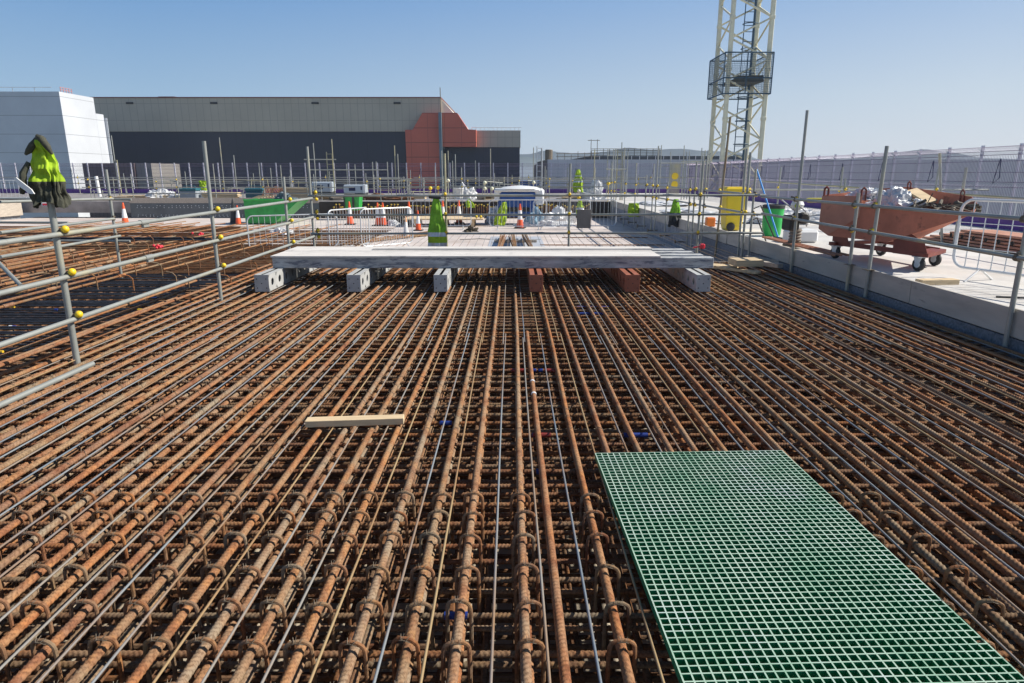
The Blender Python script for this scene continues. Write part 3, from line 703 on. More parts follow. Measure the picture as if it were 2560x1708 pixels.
# ------------------------------------------------------------------ NEAR THINGS ON THE MAT
# green grating
gx0, gx1, gy0, gy1 = .627, 1.845, 1.45, 3.965; zt = .036
e = empty('floor_grating', (gx0, gy0, 0), rz=0, label='green plastic grid panel lying on the bars at the lower right', cat='grating')
GREENG = MB(); nx, ny = 32, 66; th = .0062
px = (gx1 - gx0) / nx; py = (gy1 - gy0) / ny
gm = MB()
for i in range(nx + 1):
    gm.box((i * px, (gy1 - gy0) / 2, zt / 2), (th, gy1 - gy0 + th, zt))
for j in range(ny + 1):
    gm.box(((gx1 - gx0) / 2, j * py, zt / 2 + .0004), (gx1 - gx0 + th, th, zt))
mt, nt, nl, bs = new_mat('grating_green')
v, _ = vec_for(nt, nl, 'Object', False)
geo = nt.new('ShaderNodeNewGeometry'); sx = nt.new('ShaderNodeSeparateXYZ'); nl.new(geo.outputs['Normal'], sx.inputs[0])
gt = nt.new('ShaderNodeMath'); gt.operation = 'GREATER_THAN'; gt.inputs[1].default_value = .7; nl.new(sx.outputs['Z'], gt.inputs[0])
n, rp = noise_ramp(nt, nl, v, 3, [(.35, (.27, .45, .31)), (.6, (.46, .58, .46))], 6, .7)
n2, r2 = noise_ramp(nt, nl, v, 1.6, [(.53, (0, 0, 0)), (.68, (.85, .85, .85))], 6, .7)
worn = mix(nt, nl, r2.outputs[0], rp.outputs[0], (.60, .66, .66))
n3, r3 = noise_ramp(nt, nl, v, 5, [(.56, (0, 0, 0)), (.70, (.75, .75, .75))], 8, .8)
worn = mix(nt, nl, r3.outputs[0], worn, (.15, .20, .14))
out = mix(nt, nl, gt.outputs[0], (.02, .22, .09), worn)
nl.new(out, bs.inputs['Base Color']); bs.inputs['Roughness'].default_value = .4
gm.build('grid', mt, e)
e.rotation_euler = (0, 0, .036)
# timber offcut
p, q = at(762, 1070, .0), at(1008, 1062, .0); ang = math.atan2(q.y - p.y, q.x - p.x)
m = MB(); m.bbox(((p.x + q.x) / 2, (p.y + q.y) / 2 + .045, .025), ((q - p).length, .088, .05), .003, ang)
tag(m.build('timber_offcut', TIMBER), 'short pale timber block lying across the bars left of centre', 'timber')
# loose scaffold tube at the left edge
m = MB(); p, q = at(232, 910, .024), at(-60, 1040, .024); m.tube([p, q], .0242, 14)
tag(m.build('loose_tube', TUBE, smooth=True), 'grey tube end lying on the bars below the nearest left post', 'tube')
# six perforated steel beams under the panels
def beam(x, w, mat, label, flip):
    e = empty('steel_beam', (x, 10.18, 0), label=label, cat='beam', group='beams under the grey panels')
    L = 3.0; h = .265; m = MB(); t = .006
    # two channels back to back: end plate, top flanges with a slot, side webs with round holes
    m.bbox((0, t / 2, h / 2), (w, t, h), .002)
    for s in (-1, 1):
        m.box((s * w * .29, L / 2 + t, h - t / 2), (w * .36, L, t))
        m.box((s * w * .29, L / 2 + t, t / 2), (w * .36, L, t))
        # web: strip above and below holes plus pillars and round rims
        X = s * (w / 2 - t / 2)
        n = 9; seg = L / n
        for i in range(n):
            y0 = t + i * seg; c = Vector((X, y0 + seg * .5, h / 2)); R = .062; K = 16
            hv = []
            sqr = []
            for k in range(K):
                a = 2 * math.pi * k / K; hv.append((X, c.y + R * math.cos(a), c.z + R * math.sin(a)))
                ca, sa = math.cos(a), math.sin(a); f = min((seg / 2) / max(1e-6, abs(ca)), (h / 2 - t) / max(1e-6, abs(sa)))
                sqr.append((X, c.y + f * ca, c.z + f * sa))
            m.add(hv + sqr, [(k, (k + 1) % K, K + (k + 1) % K, K + k) for k in range(K)])
            m.tube([(p_[0] - s * .008, p_[1], p_[2]) for p_ in hv], .006, 5, closed=True)
            for kk in range(4):
                ca, sa = ((1, 1), (1, -1), (-1, -1), (-1, 1))[kk]
                i0 = K // 8 + kk * 0
        # corner fill behind the web
        m.box((s * (w / 2 - .02), L / 2 + t, h - .03), (.004, L, .05)); m.box((s * (w / 2 - .02), L / 2 + t, .03), (.004, L, .05))
    m.box((0, L + t, h / 2), (w, t, h)); 
    b = m.build('body', mat, e)
    bl = MB()
    for dx, dz in ((-.07, .06), (.07, .06), (0, .13), (-.07, .2), (.07, .2)):
        bl.lathe([(.009, 0), (.009, .003), (0, .0035)], (dx * w / .22, -.0035, dz), 8, M=Matrix.Rotation(math.pi / 2, 3, 'X'))
    bl.build('bolt_hole', BLACKP, e)
    e.scale = (1, 1, 1); return e
spec = [(at(650 * 1.0 + 10, 728).x - .0, .225, GREYSTEEL, 'leftmost grey perforated beam under the panels'), (at(888, 728).x, .215, GREYSTEEL, 'second grey perforated beam from the left under the panels'),
        (at(1103, 728).x, .21, GREYSTEEL, 'third grey perforated beam, left of the dark red one'), (at(1340, 728).x, .21, REDSTEEL, 'dark red perforated beam nearest the middle, under the panels'),
        (at(1579, 728).x, .225, REDSTEEL, 'brighter red perforated beam right of the dark red one'), (at(1754, 728).x, .225, GREYSTEEL, 'rightmost grey perforated beam under the panels')]
for i, (x, w_, mt_, lb) in enumerate(spec): beam(x, w_, mt_, lb, i > 3)
# panels on the beams: four steel waler beams with sheets on top
zb = .267; yF = 10.91
xL = at(682, 668, Y=yF).x; xR = at(1784, 660, Y=yF).x; xM = at(1655, 640, Y=yF).x
for k in range(4):
    y0 = yF + k * .40; m = MB(); m.bbox(((xL + xR) / 2 - k * .03, y0 + .10, zb + .086), (xR - xL - k * .06, .20, .172), .006)
    m.box(((xL + xR) / 2, y0 - .002, zb + .150), (xR - xL, .004, .012))
    tag(m.build('formwork_beam', PANEL), ('front long grey formwork beam resting on the perforated beams', 'second long grey formwork beam behind the front one', 'third long grey formwork beam behind the front one', 'rearmost long grey formwork beam under the sheets')[k], 'beam')
for k in range(2):
    m = MB(); w_ = .70
    m.bbox(((xL + xM) / 2 - .02 + k * .25 * 0, yF + w_ / 2 - .02 + k * (w_ + .012), zb + .172 + .016 + k * .006), (xM - xL + (0, -.0)[k], w_, .030), .004)
    tag(m.build('grey_sheet', PANELTOP), ('front pale concrete-stained sheet on top of the long beams', 'rear pale concrete-stained sheet on top of the long beams')[k], 'sheet')
m = MB(); m.bbox(((xL + xM) / 2 + .75, yF + .93, zb + .172 + .032 + .022), (xM - xL - 1.5, .30, .030), .004)
tag(m.build('grey_sheet', PANELTOP), 'narrow strip sheet stacked on the two wide pale sheets', 'sheet')
m = MB(); p = at(1755, 622, .44); m.bbox((p.x, p.y, .485), (.09, .10, .09), .015); m.tube([(p.x - .04, p.y, .48), (p.x - .16, p.y, .46)], .012, 8); m.tube([(p.x, p.y - .06, .45), (p.x, p.y - .07, .53)], .018, 8)
tag(m.build('red_clamp', REDP), 'small red clamp on the protruding ends of the long beams', 'clamp')
# timber pieces near the right kerb
for (x, y, z, L, w_, h_, a, lb, mt_) in ((1868, 665, .10, .52, .42, .12, .05, 'thick square timber block near the right kerb', TIMBER), (1810, 672, .0, .55, .34, .06, -.5, 'flat tilted board end beside the panels', TIMBER),
        (1848, 680, .0, .9, .16, .05, -.95, 'thin pale plank lying between the panels and the kerb', TIMBER), (1890, 662, .03, 1.3, .14, .08, -1.1, 'long weathered plank under the square block', TIMBERD), (1912, 655, .02, .9, .10, .07, -1.1, 'short grey plank against the kerb', TIMBERD)):
    p = at(x, y, z); m = MB(); m.bbox((p.x, p.y + .1, z + h_ / 2), (L, w_, h_), .004, a); tag(m.build('plank', mt_), lb, 'timber')

# ------------------------------------------------------------------ SCAFFOLD RAILINGS
def coupler_parts(e, p, big=1.0, cap=YCAP, side=(1, 0, 0)):
    m = MB(); p = Vector(p); s = Vector(side)
    m.lathe([(.030 * big, -.028), (.034 * big, -.026), (.034 * big, .026), (.030 * big, .028)], p, 10)
    M_ = Matrix.Rotation(math.pi / 2, 3, 'X' if abs(s.x) >= .2 else 'Y')
    m.lathe([(.031 * big, -.026), (.036 * big, -.024), (.036 * big, .024), (.031 * big, .026)], p + Vector((0, 0, -.006)), 10, M=M_)
    m.box(p + Vector((s.x * .4, s.y * .4, 0)) * .09 + Vector((0, 0, .036)), (.028, .028, .05)); m.tube([p + Vector((-.02, -.035, .03)), p + Vector((.03, .035, .045))], .007, 6)
    m.box(p + s * .035, (.05, .05, .045)); m.tube([p + s * .02, p + s * .075], .009, 6)
    c = m.build('coupler', CLAMP, e)
    if cap is not None:
        k = MB(); k.ball(p + s * .085, .036 * big, 10, sc=(1, 1, 1)); k.build('cap', cap, c, smooth=True)
def railing(name, label, posts, rails, caps):
    e = empty(name, (0, 0, 0), label=label, cat='railing')
    for p, q, mt_, r in posts: m = MB(); m.tube([p, q], r, 14); m.build('post', mt_, e, smooth=True)
    for p, q, mt_ in rails: m = MB(); m.tube([p, q], .0242, 14); m.build('rail', mt_, e, smooth=True)
    for c in caps: coupler_parts(e, *c)
    return e
TR = .0242
# left railing along X=-4.27
def lz(y, z0, z1): return z0 + (z1 - z0) * (y - 6.33) / (14.4 - 6.33)
RZ = ((1.225, 1.27), (.82, .875), (.405, .47))
posts = [((-4.31, 6.33, -.10), (-4.31, 6.33, 1.66), TUBE, .03), ((-4.31, 6.33, 1.60), (-4.30, 6.36, 2.05), TUBE, .021),
         ((-4.31, 9.69, -.06), (-4.31, 9.69, 2.22), TUBE, TR + .003), ((-4.31, 12.9, -.1), (-4.31, 12.9, 1.72), TUBE, TR + .002), ((-4.31, 14.55, PIT), (-4.31, 14.55, 2.33), TUBE, TR + .002)]
rails = []; caps = []
for a_, b_ in RZ:
    rails += [((-4.255, 3.2, lz(3.2, a_, b_)), (-4.255, 8.0, lz(8.0, a_, b_)), TUBE), ((-4.255, 8.0, lz(8.0, a_, b_)), (-4.255, 14.75, lz(14.75, a_, b_)), TUBE)]
    for y in (6.33, 9.69, 12.9, 14.55): caps.append(((-4.265, y + .04, lz(y, a_, b_) + .015), 1.0, YCAP, (.55, -.4, .35)))
posts += []
L1 = railing('scaffold_railing', 'near left tube railing with yellow coupler caps beside the rebar mat', posts, rails, caps)
# joint sleeves on the left rails
for a_, b_ in RZ[:2]:
    m = MB(); y = 7.75; z = lz(y, a_, b_); m.tube([(-4.255, y - .06, z), (-4.255, y + .1, z)], .031, 12); m.box((-4.255, y + .05, z - .04), (.03, .12, .03)); m.build('sleeve', TUBE, L1, smooth=True)
# cross railing at Y=14.5
posts = [((at(1114, 500, Y=14.55).x, 14.56, PIT), (at(1114, 500, Y=14.55).x, 14.56, at(1114, 384, Y=14.55).z), TUBEY, TR + .001), ((at(1424, 500, Y=14.55).x, 14.56, PIT), (at(1424, 500, Y=14.55).x, 14.56, at(1424, 409, Y=14.55).z), TUBE, TR + .001),
         ((at(1750, 500, Y=14.55).x, 14.56, PIT), (at(1752, 500, Y=14.55).x, 14.56, at(1754, 403, Y=14.55).z), TUBE, TR + .001)]
caps = []; rails = []
for z in (1.325, .92, .525):
    rails += [((-4.35, 14.5, z - .008), (1.0, 14.5, z), TUBE), ((1.0, 14.5, z), (5.42, 14.5, z + .008), TUBE)]
    for x in (1114, 1424, 1750): caps.append(((at(x, 500, Y=14.5).x, 14.5, z + .01), .95, YCAP, (-.05, -.5, .25)))
    caps.append(((-4.2, 14.5, z + .06), 1.0, YCAP, (.2, -.2, .1))); caps.append(((-4.18, 14.48, z - .05), 1.0, YCAP, (.15, -.3, -.3)))
railing('scaffold_railing', 'tube railing crossing the picture behind the grey panels', posts, rails, caps)
# right railing X=5.28
PR = [(6.91, 1.95, TUBE, .1), (9.83, 2.16, TUBE, .1), (10.40, 1.49, TUBE, .1), (12.57, 2.88, TUBE, .05)]
posts = [((5.30, y, z0_ - .12), (5.30 + (.0 if y != 9.83 else .03), y, z), mt_, TR + .002) for y, z, mt_, z0_ in PR]
rails = [((5.25, 2.4, 1.12), (5.25, 7.9, 1.16), TUBE), ((5.25, 7.9, 1.16), (5.25, 14.9, 1.30), TUBE), ((5.25, 2.4, .70), (5.25, 7.9, .745), TUBE), ((5.25, 7.9, .745), (5.25, 14.9, .90), TUBE)]
# measured: top rail passes (2560,547) and (1905,493); mid rail (2539,644) and (1905,533)
pt = at(2545, 546, X=5.25), at(1905, 492, X=5.25); pm = at(2520, 640, X=5.25), at(1905, 534, X=5.25)
rails = []
for a_, b_ in (pt, pm):
    dv = (b_ - a_); mid_ = a_ + dv * .25
    rails += [(a_ - dv * .45, mid_, TUBE), (mid_, b_, TUBE)]
caps = []
def rz_(pair, y): a_, b_ = pair; return a_.z + (b_.z - a_.z) * (y - a_.y) / (b_.y - a_.y)
for y in (6.91, 9.83, 10.4, 12.57):
    for pr in (pt, pm): caps.append(((5.255, y, rz_(pr, y)), 1.0, YCAP if y > 9.7 else None, (.25, .1, .3 if y != 10.4 else -.35)))
R1 = railing('scaffold_railing', 'near right tube railing in front of the red skip', posts, rails, caps)
for y in (9.83, 10.4):
    m = MB(); m.box((5.30, y, .395), (.13, .13, .008)); m.build('foot_plate', CLAMP, R1)
# right railing beyond the corner, from 14.6 to 37, many uprights
posts = []; caps = []; rails = []
UP = [(1889, 14.8, 423, TUBE, TR), (1872, 15.0, 381, TUBE, TR + .003), (1862, 15.3, 372, TUBE, TR), (1803, 17.2, 293, TUBER, TR + .004), (1765, 18.4, 400, TUBE, TR), (1740, 19.2, 405, TUBE, TR), (1728, 19.6, 450, TUBE, TR), (1668, 22.5, 455, TUBE, TR), (1640, 24.2, 365, TUBE, TR), (1633, 24.8, 410, TUBE, TR), (1614, 26.1, 438, TUBE, TR), (1588, 28.3, 408, TUBE, TR), (1562, 30.9, 430, TUBE, TR), (1536, 34.2, 373, TUBE, TR), (1530, 35.2, 405, TUBE, TR)]
for i, (x, y, yt, mt_, r) in enumerate(UP):
    X = at(x, 500, Y=y).x; X = max(5.18, min(5.42, X)) - .05; zt_ = at(x, yt, Y=y).z
    posts.append(((X, y, -.30 if y < 30 else PIT), (X + (.12 if i == 3 else .0), y, zt_), mt_, r))
    for z in (1.34, .93): caps.append(((X, y - .03, z), 1.15, YCAP, (random.choice((-.3, .3, .1)), -.5, random.choice((-.2, .3)))))
for z in (1.34, .93): rails += [((5.2, 14.3, z), (5.22, 25, z + .01), TUBE), ((5.22, 25, z + .01), (5.2, 37.2, z), TUBE)]
railing('scaffold_railing', 'long right-hand tube railing running back along the plywood deck with many uprights', posts, rails, caps)
# second left railing further out (thin, behind jacket): X about -8
posts = [((-8.2, 13.2, -.45), (-8.2, 13.2, 1.72), TUBE, TR + .003), ((-13.5, 12.6, -.45), (-13.5, 12.6, 1.6), TUBE, TR)]
pA = at(282, 497, Y=13.3), at(0, 505, Y=10.5); pB = at(285, 547, Y=13.3), at(0, 582, Y=9.5); pC = at(300, 590, Y=13.3), at(0, 643, Y=9.0)
rails = [(pA[0], pA[1], TUBE), (pB[0], pB[1], TUBE), (pC[0], pC[1], TUBE), (at(328, 499, Y=13.5), at(-60, 497, Y=13.5), TUBE), (at(325, 603, Y=13.4), at(-40, 601, Y=13.4), TUBE), (at(170, 557, Y=13.4), at(-40, 556, Y=13.4), TUBE), (at(52, 714, Y=8.0), at(-20, 640, Y=8.6), TUBE)]
xx = at(283, 520, Y=13.35); posts = [((xx.x - .05, 13.38, -.3), (xx.x - .22 * 0 - .05, 13.38, at(276, 424, Y=13.35).z), TUBE, TR + .003)]
caps = [((xx.x, 13.3, pA[0].z), .8, YCAP, (.3, -.4, .1)), ((xx.x, 13.3, pB[0].z), .9, None, (.3, -.4, 0)), ((xx.x, 13.3, pC[0].z), .9, None, (.3, -.4, 0))]
railing('scaffold_railing', 'second tube railing further out on the left mat behind the first', posts, rails, caps)
# far railings on the platform
def far_rail(label, y, xa, xb, zs, step, ztops, cap_every=1, mt_=TUBE, r=TR, capm=YCAP):
    posts = []; caps = []; rails = []; x = xa; k = 0
    for z in zs: rails.append(((xa - .4, y, z), (xb + .4, y, z), mt_))
    while x <= xb:
        posts.append(((x, y + .05, TOP), (x, y + .05, ztops[k % len(ztops)]), mt_, r))
        if k % cap_every == 0:
            for z in zs[:2]: caps.append(((x, y, z), 1.1, capm, (random.uniform(-.3, .3), -.4, .2)))
        x += step * random.uniform(.85, 1.15); k += 1
    railing('scaffold_railing', label, posts, rails, caps)
random.seed(3)
far_rail('railing along the front edge of the rear platform, left of the red panel', 37.1, -23, gx0 if False else -9.0, (1.45, 1.05, .72), 2.4, (1.6, 1.75, 1.55, 2.3), 2)
far_rail('railing along the front edge of the rear platform, in the middle', 37.2, -7.2, 5.2, (1.48, 1.08), 2.3, (1.6, 1.55, 2.1), 2)
far_rail('tube railing close to the back fence on the left', 48.5, -40, -8, (1.50, 1.1), 2.9, (1.7, 1.8, 1.62), 3)
far_rail('tube railing close to the back fence on the right', 48.0, -6.5, 12.5, (1.50, 1.1), 2.6, (1.7, 2.2, 1.62), 3)
far_rail('tube railing on the right slab between the skip and the fence', 19.0, 6.6, 12.9, (1.34,), 2.4, (1.9, 1.65), 1)
far_rail('tube railing in the clutter between platform edge and back fence, left', 40.3, -21, -7, (1.30, .9), 2.0, (1.5, 1.9, 1.42, 2.4), 2)
far_rail('tube railing in the clutter between platform edge and back fence, middle', 41.0, -6.5, 5.0, (1.34, .95), 1.7, (1.6, 2.2, 1.5, 1.8), 2)
far_rail('second tube railing further back in the clutter in the middle', 44.5, -9, 9.0, (1.42, 1.15), 2.1, (1.7, 2.0, 1.5, 2.6), 1)
# rail on right slab behind skip, running lengthways
a0 = at(1905, 455, X=9.4); posts = []; rails = [((9.4, 3.5, 1.22), (9.4, 13.0, 1.34), TUBE), ((9.4, 13.0, 1.34), (9.4, 26, 1.5), TUBEY)]
posts = [((9.4, y, TOP), (9.4 - (.0 if y != 14.6 else .35), y, zt_), TUBE, TR + .003) for y, zt_ in ((8.35, 1.62), (14.2, 1.9), (14.6, 2.2), (19.5, 1.95), (24, 2.0))]
caps = [((9.38, y, 1.3), 1.0, YCAP if y > 12 else None, (-.3, -.3, .1)) for y in (8.35, 14.2, 19.5, 24)]
railing('scaffold_railing', 'tube railing behind the red skip with one yellow rail', posts, rails, caps)
# free uprights and ladders of the far scaffolds
POLES = [(278, 339, 39), (292, 400, 39), (548, 344, 40), (584, 388, 40), (783, 358, 38.5), (829, 348, 39), (866, 410, 41), (887, 411, 41), (931, 405, 40), (940, 404, 42), (968, 405, 40.5), (986, 364, 39), (994, 385, 39), (1017, 425, 38), (1104, 377, 38.5), (1120, 377, 41), (1131, 402, 40), (1138, 386, 41), (1226, 372, 42), (1334, 369, 38.6), (1354, 372, 40), (1487, 374, 40), (1534, 373, 41), (1555, 356, 39), (1562, 369, 39), (1654, 363, 40), (1677, 380, 41), (1711, 364, 39), (1717, 380, 40), (1724, 379, 40), (1755, 370, 39), (1763, 376, 40), (1770, 376, 40), (76, 404, 38), (676, 420, 40), (701, 413, 40), (725, 424, 41)]
for i, (x, yt, Y_) in enumerate(POLES):
    a_ = at(x, yt, Y=Y_); zb_ = TOP; bx_ = at(x + (1280 - x) * (480 - yt) / 7000, 480, Y=Y_).x
    m = MB(); m.tube([(0, 0, 0), (a_.x - bx_ * 1.0 if False else 0, 0, a_.z - zb_)], .026, 8)
    o = m.build('scaffold_pole', random.choice((TUBE, TUBE, TUBE, TUBEY)), smooth=True, loc=(a_.x, Y_, zb_))
    tag(o, 'tall upright scaffold pole standing on the rear platform among other poles', 'pole', 'upright poles on the rear platform')
# scaffold frames (ladder towers)
def frame(label, x, y_top, Y_, w_, rungs, mt_=TUBE):
    a_ = at(x, y_top, Y=Y_); e = empty('ladder_tower', (a_.x, Y_, TOP), label=label, cat='ladder tower'); m = MB(); hh = a_.z - TOP
    m.tube([(-w_ / 2, 0, 0), (-w_ / 2, 0, hh)], .028, 8); m.build('upright', mt_, e, smooth=True)
    m = MB(); m.tube([(w_ / 2, 0, 0), (w_ / 2, 0, hh * .96)], .028, 8); m.build('upright', mt_, e, smooth=True)
    for k in range(rungs): 
        m = MB(); z = hh * (k + 1) / (rungs + .4); m.tube([(-w_ / 2, 0, z), (w_ / 2, 0, z)], .018, 6); m.build('rung', mt_, e, smooth=True)
frame('narrow ladder frame between the navy wall and the pale shed', 1349, 365, 40, .30, 9, GALV)
frame('narrow ladder frame with yellow rungs in front of the navy wall', 823, 380, 39, .32, 9, TUBEY)
frame('twin pole frame with clamps in front of the pale shed', 1551, 374, 39, .30, 8, TUBEY)
frame('wide two-pole frame left of the twin pole frame', 1545, 374, 43, 1.25, 3)
frame('wide frame in front of the crane mast', 1680, 405, 41, 1.7, 3)
frame('small ladder beside the crane mast', 1767, 378, 42, .45, 5)
for (xa, xb, y_, Y_, lb) in ((760, 840, 399, 38.4, 'short horizontal tube clamped high in front of the navy wall'), (775, 968, 425, 38.8, 'longer horizontal tube below the short one in front of the navy wall'), (1515, 1566, 423, 38.7, 'short horizontal tube in front of the pale shed'), (1652, 1778, 408, 38.7, 'horizontal tube clamped near the crane mast'), (1702, 1776, 404, 39.3, 'upper horizontal tube clamped near the crane mast'), (935, 1000, 446, 38.5, 'long slanting yellow tube among the platform poles')):
    p, q = at(xa, y_, Y=Y_), at(xb, y_, Y=Y_); m = MB(); m.tube([p, q], .028, 8); tag(m.build('cross_tube', TUBE, smooth=True), lb, 'tube')

# ------------------------------------------------------------------ TOWER CRANE MAST
cy = 45.0; cxl = at(1830, 60, Y=cy).x; cxr = at(1929, 60, Y=cy).x
xl_b = at(1812, 330, Y=cy).x
cxl, cxr = 13.73, 16.2; cd = 2.7; zt = 19.0; zb = -12.0
e = empty('crane_mast', ((cxl + cxr) / 2, cy + cd / 2, zb), label='cream lattice tower crane mast rising behind the site at the right', cat='crane')
hw = (cxr - cxl) / 2; hd = cd / 2; HT = zt - zb
for sx_, sy_ in ((-1, -1), (1, -1), (-1, 1), (1, 1)):
    m = MB(); m.bbox((sx_ * hw, sy_ * hd, HT / 2), (.25, .25, HT), .03)
    for z in range(2, 31, 3): m.bbox((sx_ * hw, sy_ * hd, z + .2), (.30, .30, .22), .02)
    m.build('leg', CRANEM, e)
st_ = 1.22; n = int(HT / st_)
for fx, fy, ax_ in ((0, -1, 0), (0, 1, 0), (-1, 0, 1), (1, 0, 1)):
    m = MB()
    for k in range(n):
        s = 1 if k % 2 == 0 else -1
        if fx or fy == 1: s = -s
        z0_, z1_ = k * st_ + .1, (k + 1) * st_ - .02
        if ax_ == 0: m.tube([(-s * (hw - .1), fy * hd, z0_), (s * (hw - .1), fy * hd, z1_)], .062, 6)
        else: m.tube([(fx * hw, -s * (hd - .1), z0_), (fx * hw, s * (hd - .1), z1_)], .062, 6)
    m.build('bracing', CRANEM, e, smooth=True)
# ladder with hoops inside
ld = MB(); lx, ly = .55, .9
for s in (-1, 1): ld.tube([(lx + s * .3, ly, 0), (lx + s * .3, ly, HT - .5)], .035, 5)
for k in range(int(HT / .6)): ld.tube([(lx - .3, ly, k * .6), (lx + .3, ly, k * .6)], .022, 4)
lo = ld.build('ladder', CAGEM, e)
for k in range(int(HT / 1.5)):
    z = k * 1.5 + .7; pts = [(lx + .5 * math.cos(t), ly - .35 + .45 * math.sin(t), z) for t in [math.pi * 2 * q / 14 for q in range(14)]]
    hp_ = MB(); hp_.tube(pts, .028, 4, closed=True); hp_.build('hoop', CAGEM, lo)
m = MB(); m.tube([(hw - .55, .2, 0), (hw - .55, .2, HT)], .05, 5); m.tube([(-hw + .35, -.3, 8), (-hw + .35, -.3, HT)], .015, 4); m.build('cable', CAGEM, e)
# dark mesh platform cage
zc0 = at(1850, 234, Y=cy - .3).z - zb; zc1 = at(1850, 131, Y=cy - .3).z - zb
m = MB(); xa, xb, ya, yb_ = -hw - .36, hw + .2, -hd - .3, hd + .35
for z in (zc0, (zc0 * .45 + zc1 * .55) - .4, zc1):
    for p, q in (((xa, ya), (xb, ya)), ((xb, ya), (xb, yb_)), ((xb, yb_), (xa, yb_)), ((xa, yb_), (xa, ya))): m.tube([(p[0], p[1], z), (q[0], q[1], z)], .045, 5)
for x in (xa, (xa + xb) / 2 - .1, xb):
    for y in (ya, yb_): m.tube([(x, y, zc0), (x, y, zc1)], .045, 5)
cg = m.build('cage_frame', CAGEM, e)
m = MB()
K = 30
for k in range(K):
    x = xa + (xb - xa) * k / K
    for y in (ya, yb_): m.tube([(x, y, zc0), (x, y, zc1)], .008, 3, caps=False)
    y = ya + (yb_ - ya) * k / K
    for x in (xa, xb): m.tube([(x, y, zc0), (x, y, zc1)], .008, 3, caps=False)
for k in range(18):
    z = zc0 + (zc1 - zc0) * k / 18
    for p, q in (((xa, ya), (xb, ya)), ((xb, ya), (xb, yb_)), ((xb, yb_), (xa, yb_)), ((xa, yb_), (xa, ya))): m.tube([(p[0], p[1], z), (q[0], q[1], z)], .008, 3, caps=False)
m.build('mesh', CAGEM, cg)
m = MB(); zf = at(1850, 200, Y=cy).z - zb; m.box((.15, .1, zf), (2 * hw - .5, 2 * hd - .3, .16)); m.box((.15, -hd + .25, zf + .12), (2 * hw - .6, .06, .35)); m.build('floor', simple('platform_floor', (.07, .065, .05), .7, 0, .3, 4, .1), e)

# ------------------------------------------------------------------ RED SKIP on castors
RZs = -1.30
SK = .93; A = Vector((5.62, 12.3, TOP)); U = Vector((.32, -.947, 0)).normalized(); U3 = Vector((U.x, U.y, 0)) * SK; N = Vector((-U.y, U.x, 0)) * SK; 
if N.x < 0: N = -N
if True:
    pass
e = empty('tipping_skip', A, label='rusty red tipping skip on castors on the right slab, full of white sheeting and scrap', cat='skip')
Zv = Vector((0, 0, 1)) * .73; Wd = 1.45
prof = [(0, .22), (.22, .14), (1.55, .14), (1.75, .30), (3.05, .82), (.95, .84), (.95, 1.05), (0, 1.03)]
def sp_(u, n_, z): return U3 * u + N * n_ + Zv * z
body = MB()
def plate(poly, n0, th=.012, mi=0): body.prism(poly, N * n0, U3, Zv, N, th, mi)
side = [(.0, .26), (.26, .12), (1.6, .12), (3.1, .84), (.98, .86), (.95, 1.10), (0, 1.08)]
plate(side, 0); plate([(0, .26), (.26, .12), (1.6, .12), (3.1, .84), (2.9, 1.0), (.98, 1.16), (0, 1.10)], Wd)
for (u0, z0_), (u1, z1_) in (((0, 1.09), (0, .26)), ((0, .26), (.26, .12)), ((.26, .12), (1.6, .12)), ((1.6, .12), (3.1, .84))):
    p = [sp_(u0, .012, z0_), sp_(u1, .012, z1_), sp_(u1, Wd, z1_), sp_(u0, Wd, z0_)]
    dn = (p[1] - p[0]).cross(p[3] - p[0]).normalized() * .012
    body.add([*p, *[q + dn for q in p]], [(0, 1, 2, 3), (7, 6, 5, 4), (0, 4, 5, 1), (1, 5, 6, 2), (2, 6, 7, 3), (3, 7, 4, 0)])
# rim angle
for a_, b_ in (((.98, .87), (3.1, .85)),): body.tube([sp_(a_[0], -.02, a_[1]), sp_(b_[0], -.02, b_[1])], .02, 6)
body.build('tub', REDSKIP, e)
pl = MB(); pl.prism([(.0, 1.07), (.0, .27), (.24, .14), (.95, .62), (.97, 1.09)], N * -.008, U3, Zv, N, .006); pl.build('side_plate', simple('skip_side', (.48, .21, .14), .6, 0, .15, 2.5, .1, dirt=((.28, .10, .07), 3, .62)), e)
fr = MB()
for n_ in (.12, Wd - .12):
    fr.prism([(.35, .0), (2.3, .0), (2.3, -.10), (.35, -.10)], N * (n_ - .04) + Zv * .0, U3, Zv, N, .08)
fr.prism([(.35, 0), (.35, .45), (.62, .45), (.75, 0)], N * .03, U3, Zv, N, .012); fr.prism([(1.75, -.1), (1.72, .4), (2.0, .4), (2.35, .18), (2.42, -.02), (2.42, -.1)], N * .03, U3, Zv, N, .012)
fr.prism([(2.1, -.10), (2.45, -.10), (2.45, -.02), (2.1, -.02)], N * .0, U3, Zv, N, Wd)
fr.prism([(.3, -.10), (.45, -.10), (.45, -.02), (.3, -.02)], N * .0, U3, Zv, N, Wd)
f_ = fr.build('frame', REDDARK, e)
lug = MB()
for u_, n_ in ((.02, .02), (.92, .02), (.95, Wd), (2.6, Wd - .02)):
    b0 = sp_(u_, n_, 1.0 if u_ < 2 else .85); w2 = .05
    lug = MB(); lug.tube([b0, b0 + Zv * .24, b0 + Zv * .29 + U3 * .05, b0 + Zv * .24 + U3 * .10, b0 + U3 * .10], .02, 6)
    lug.build('lifting_lug', REDDARK, e)
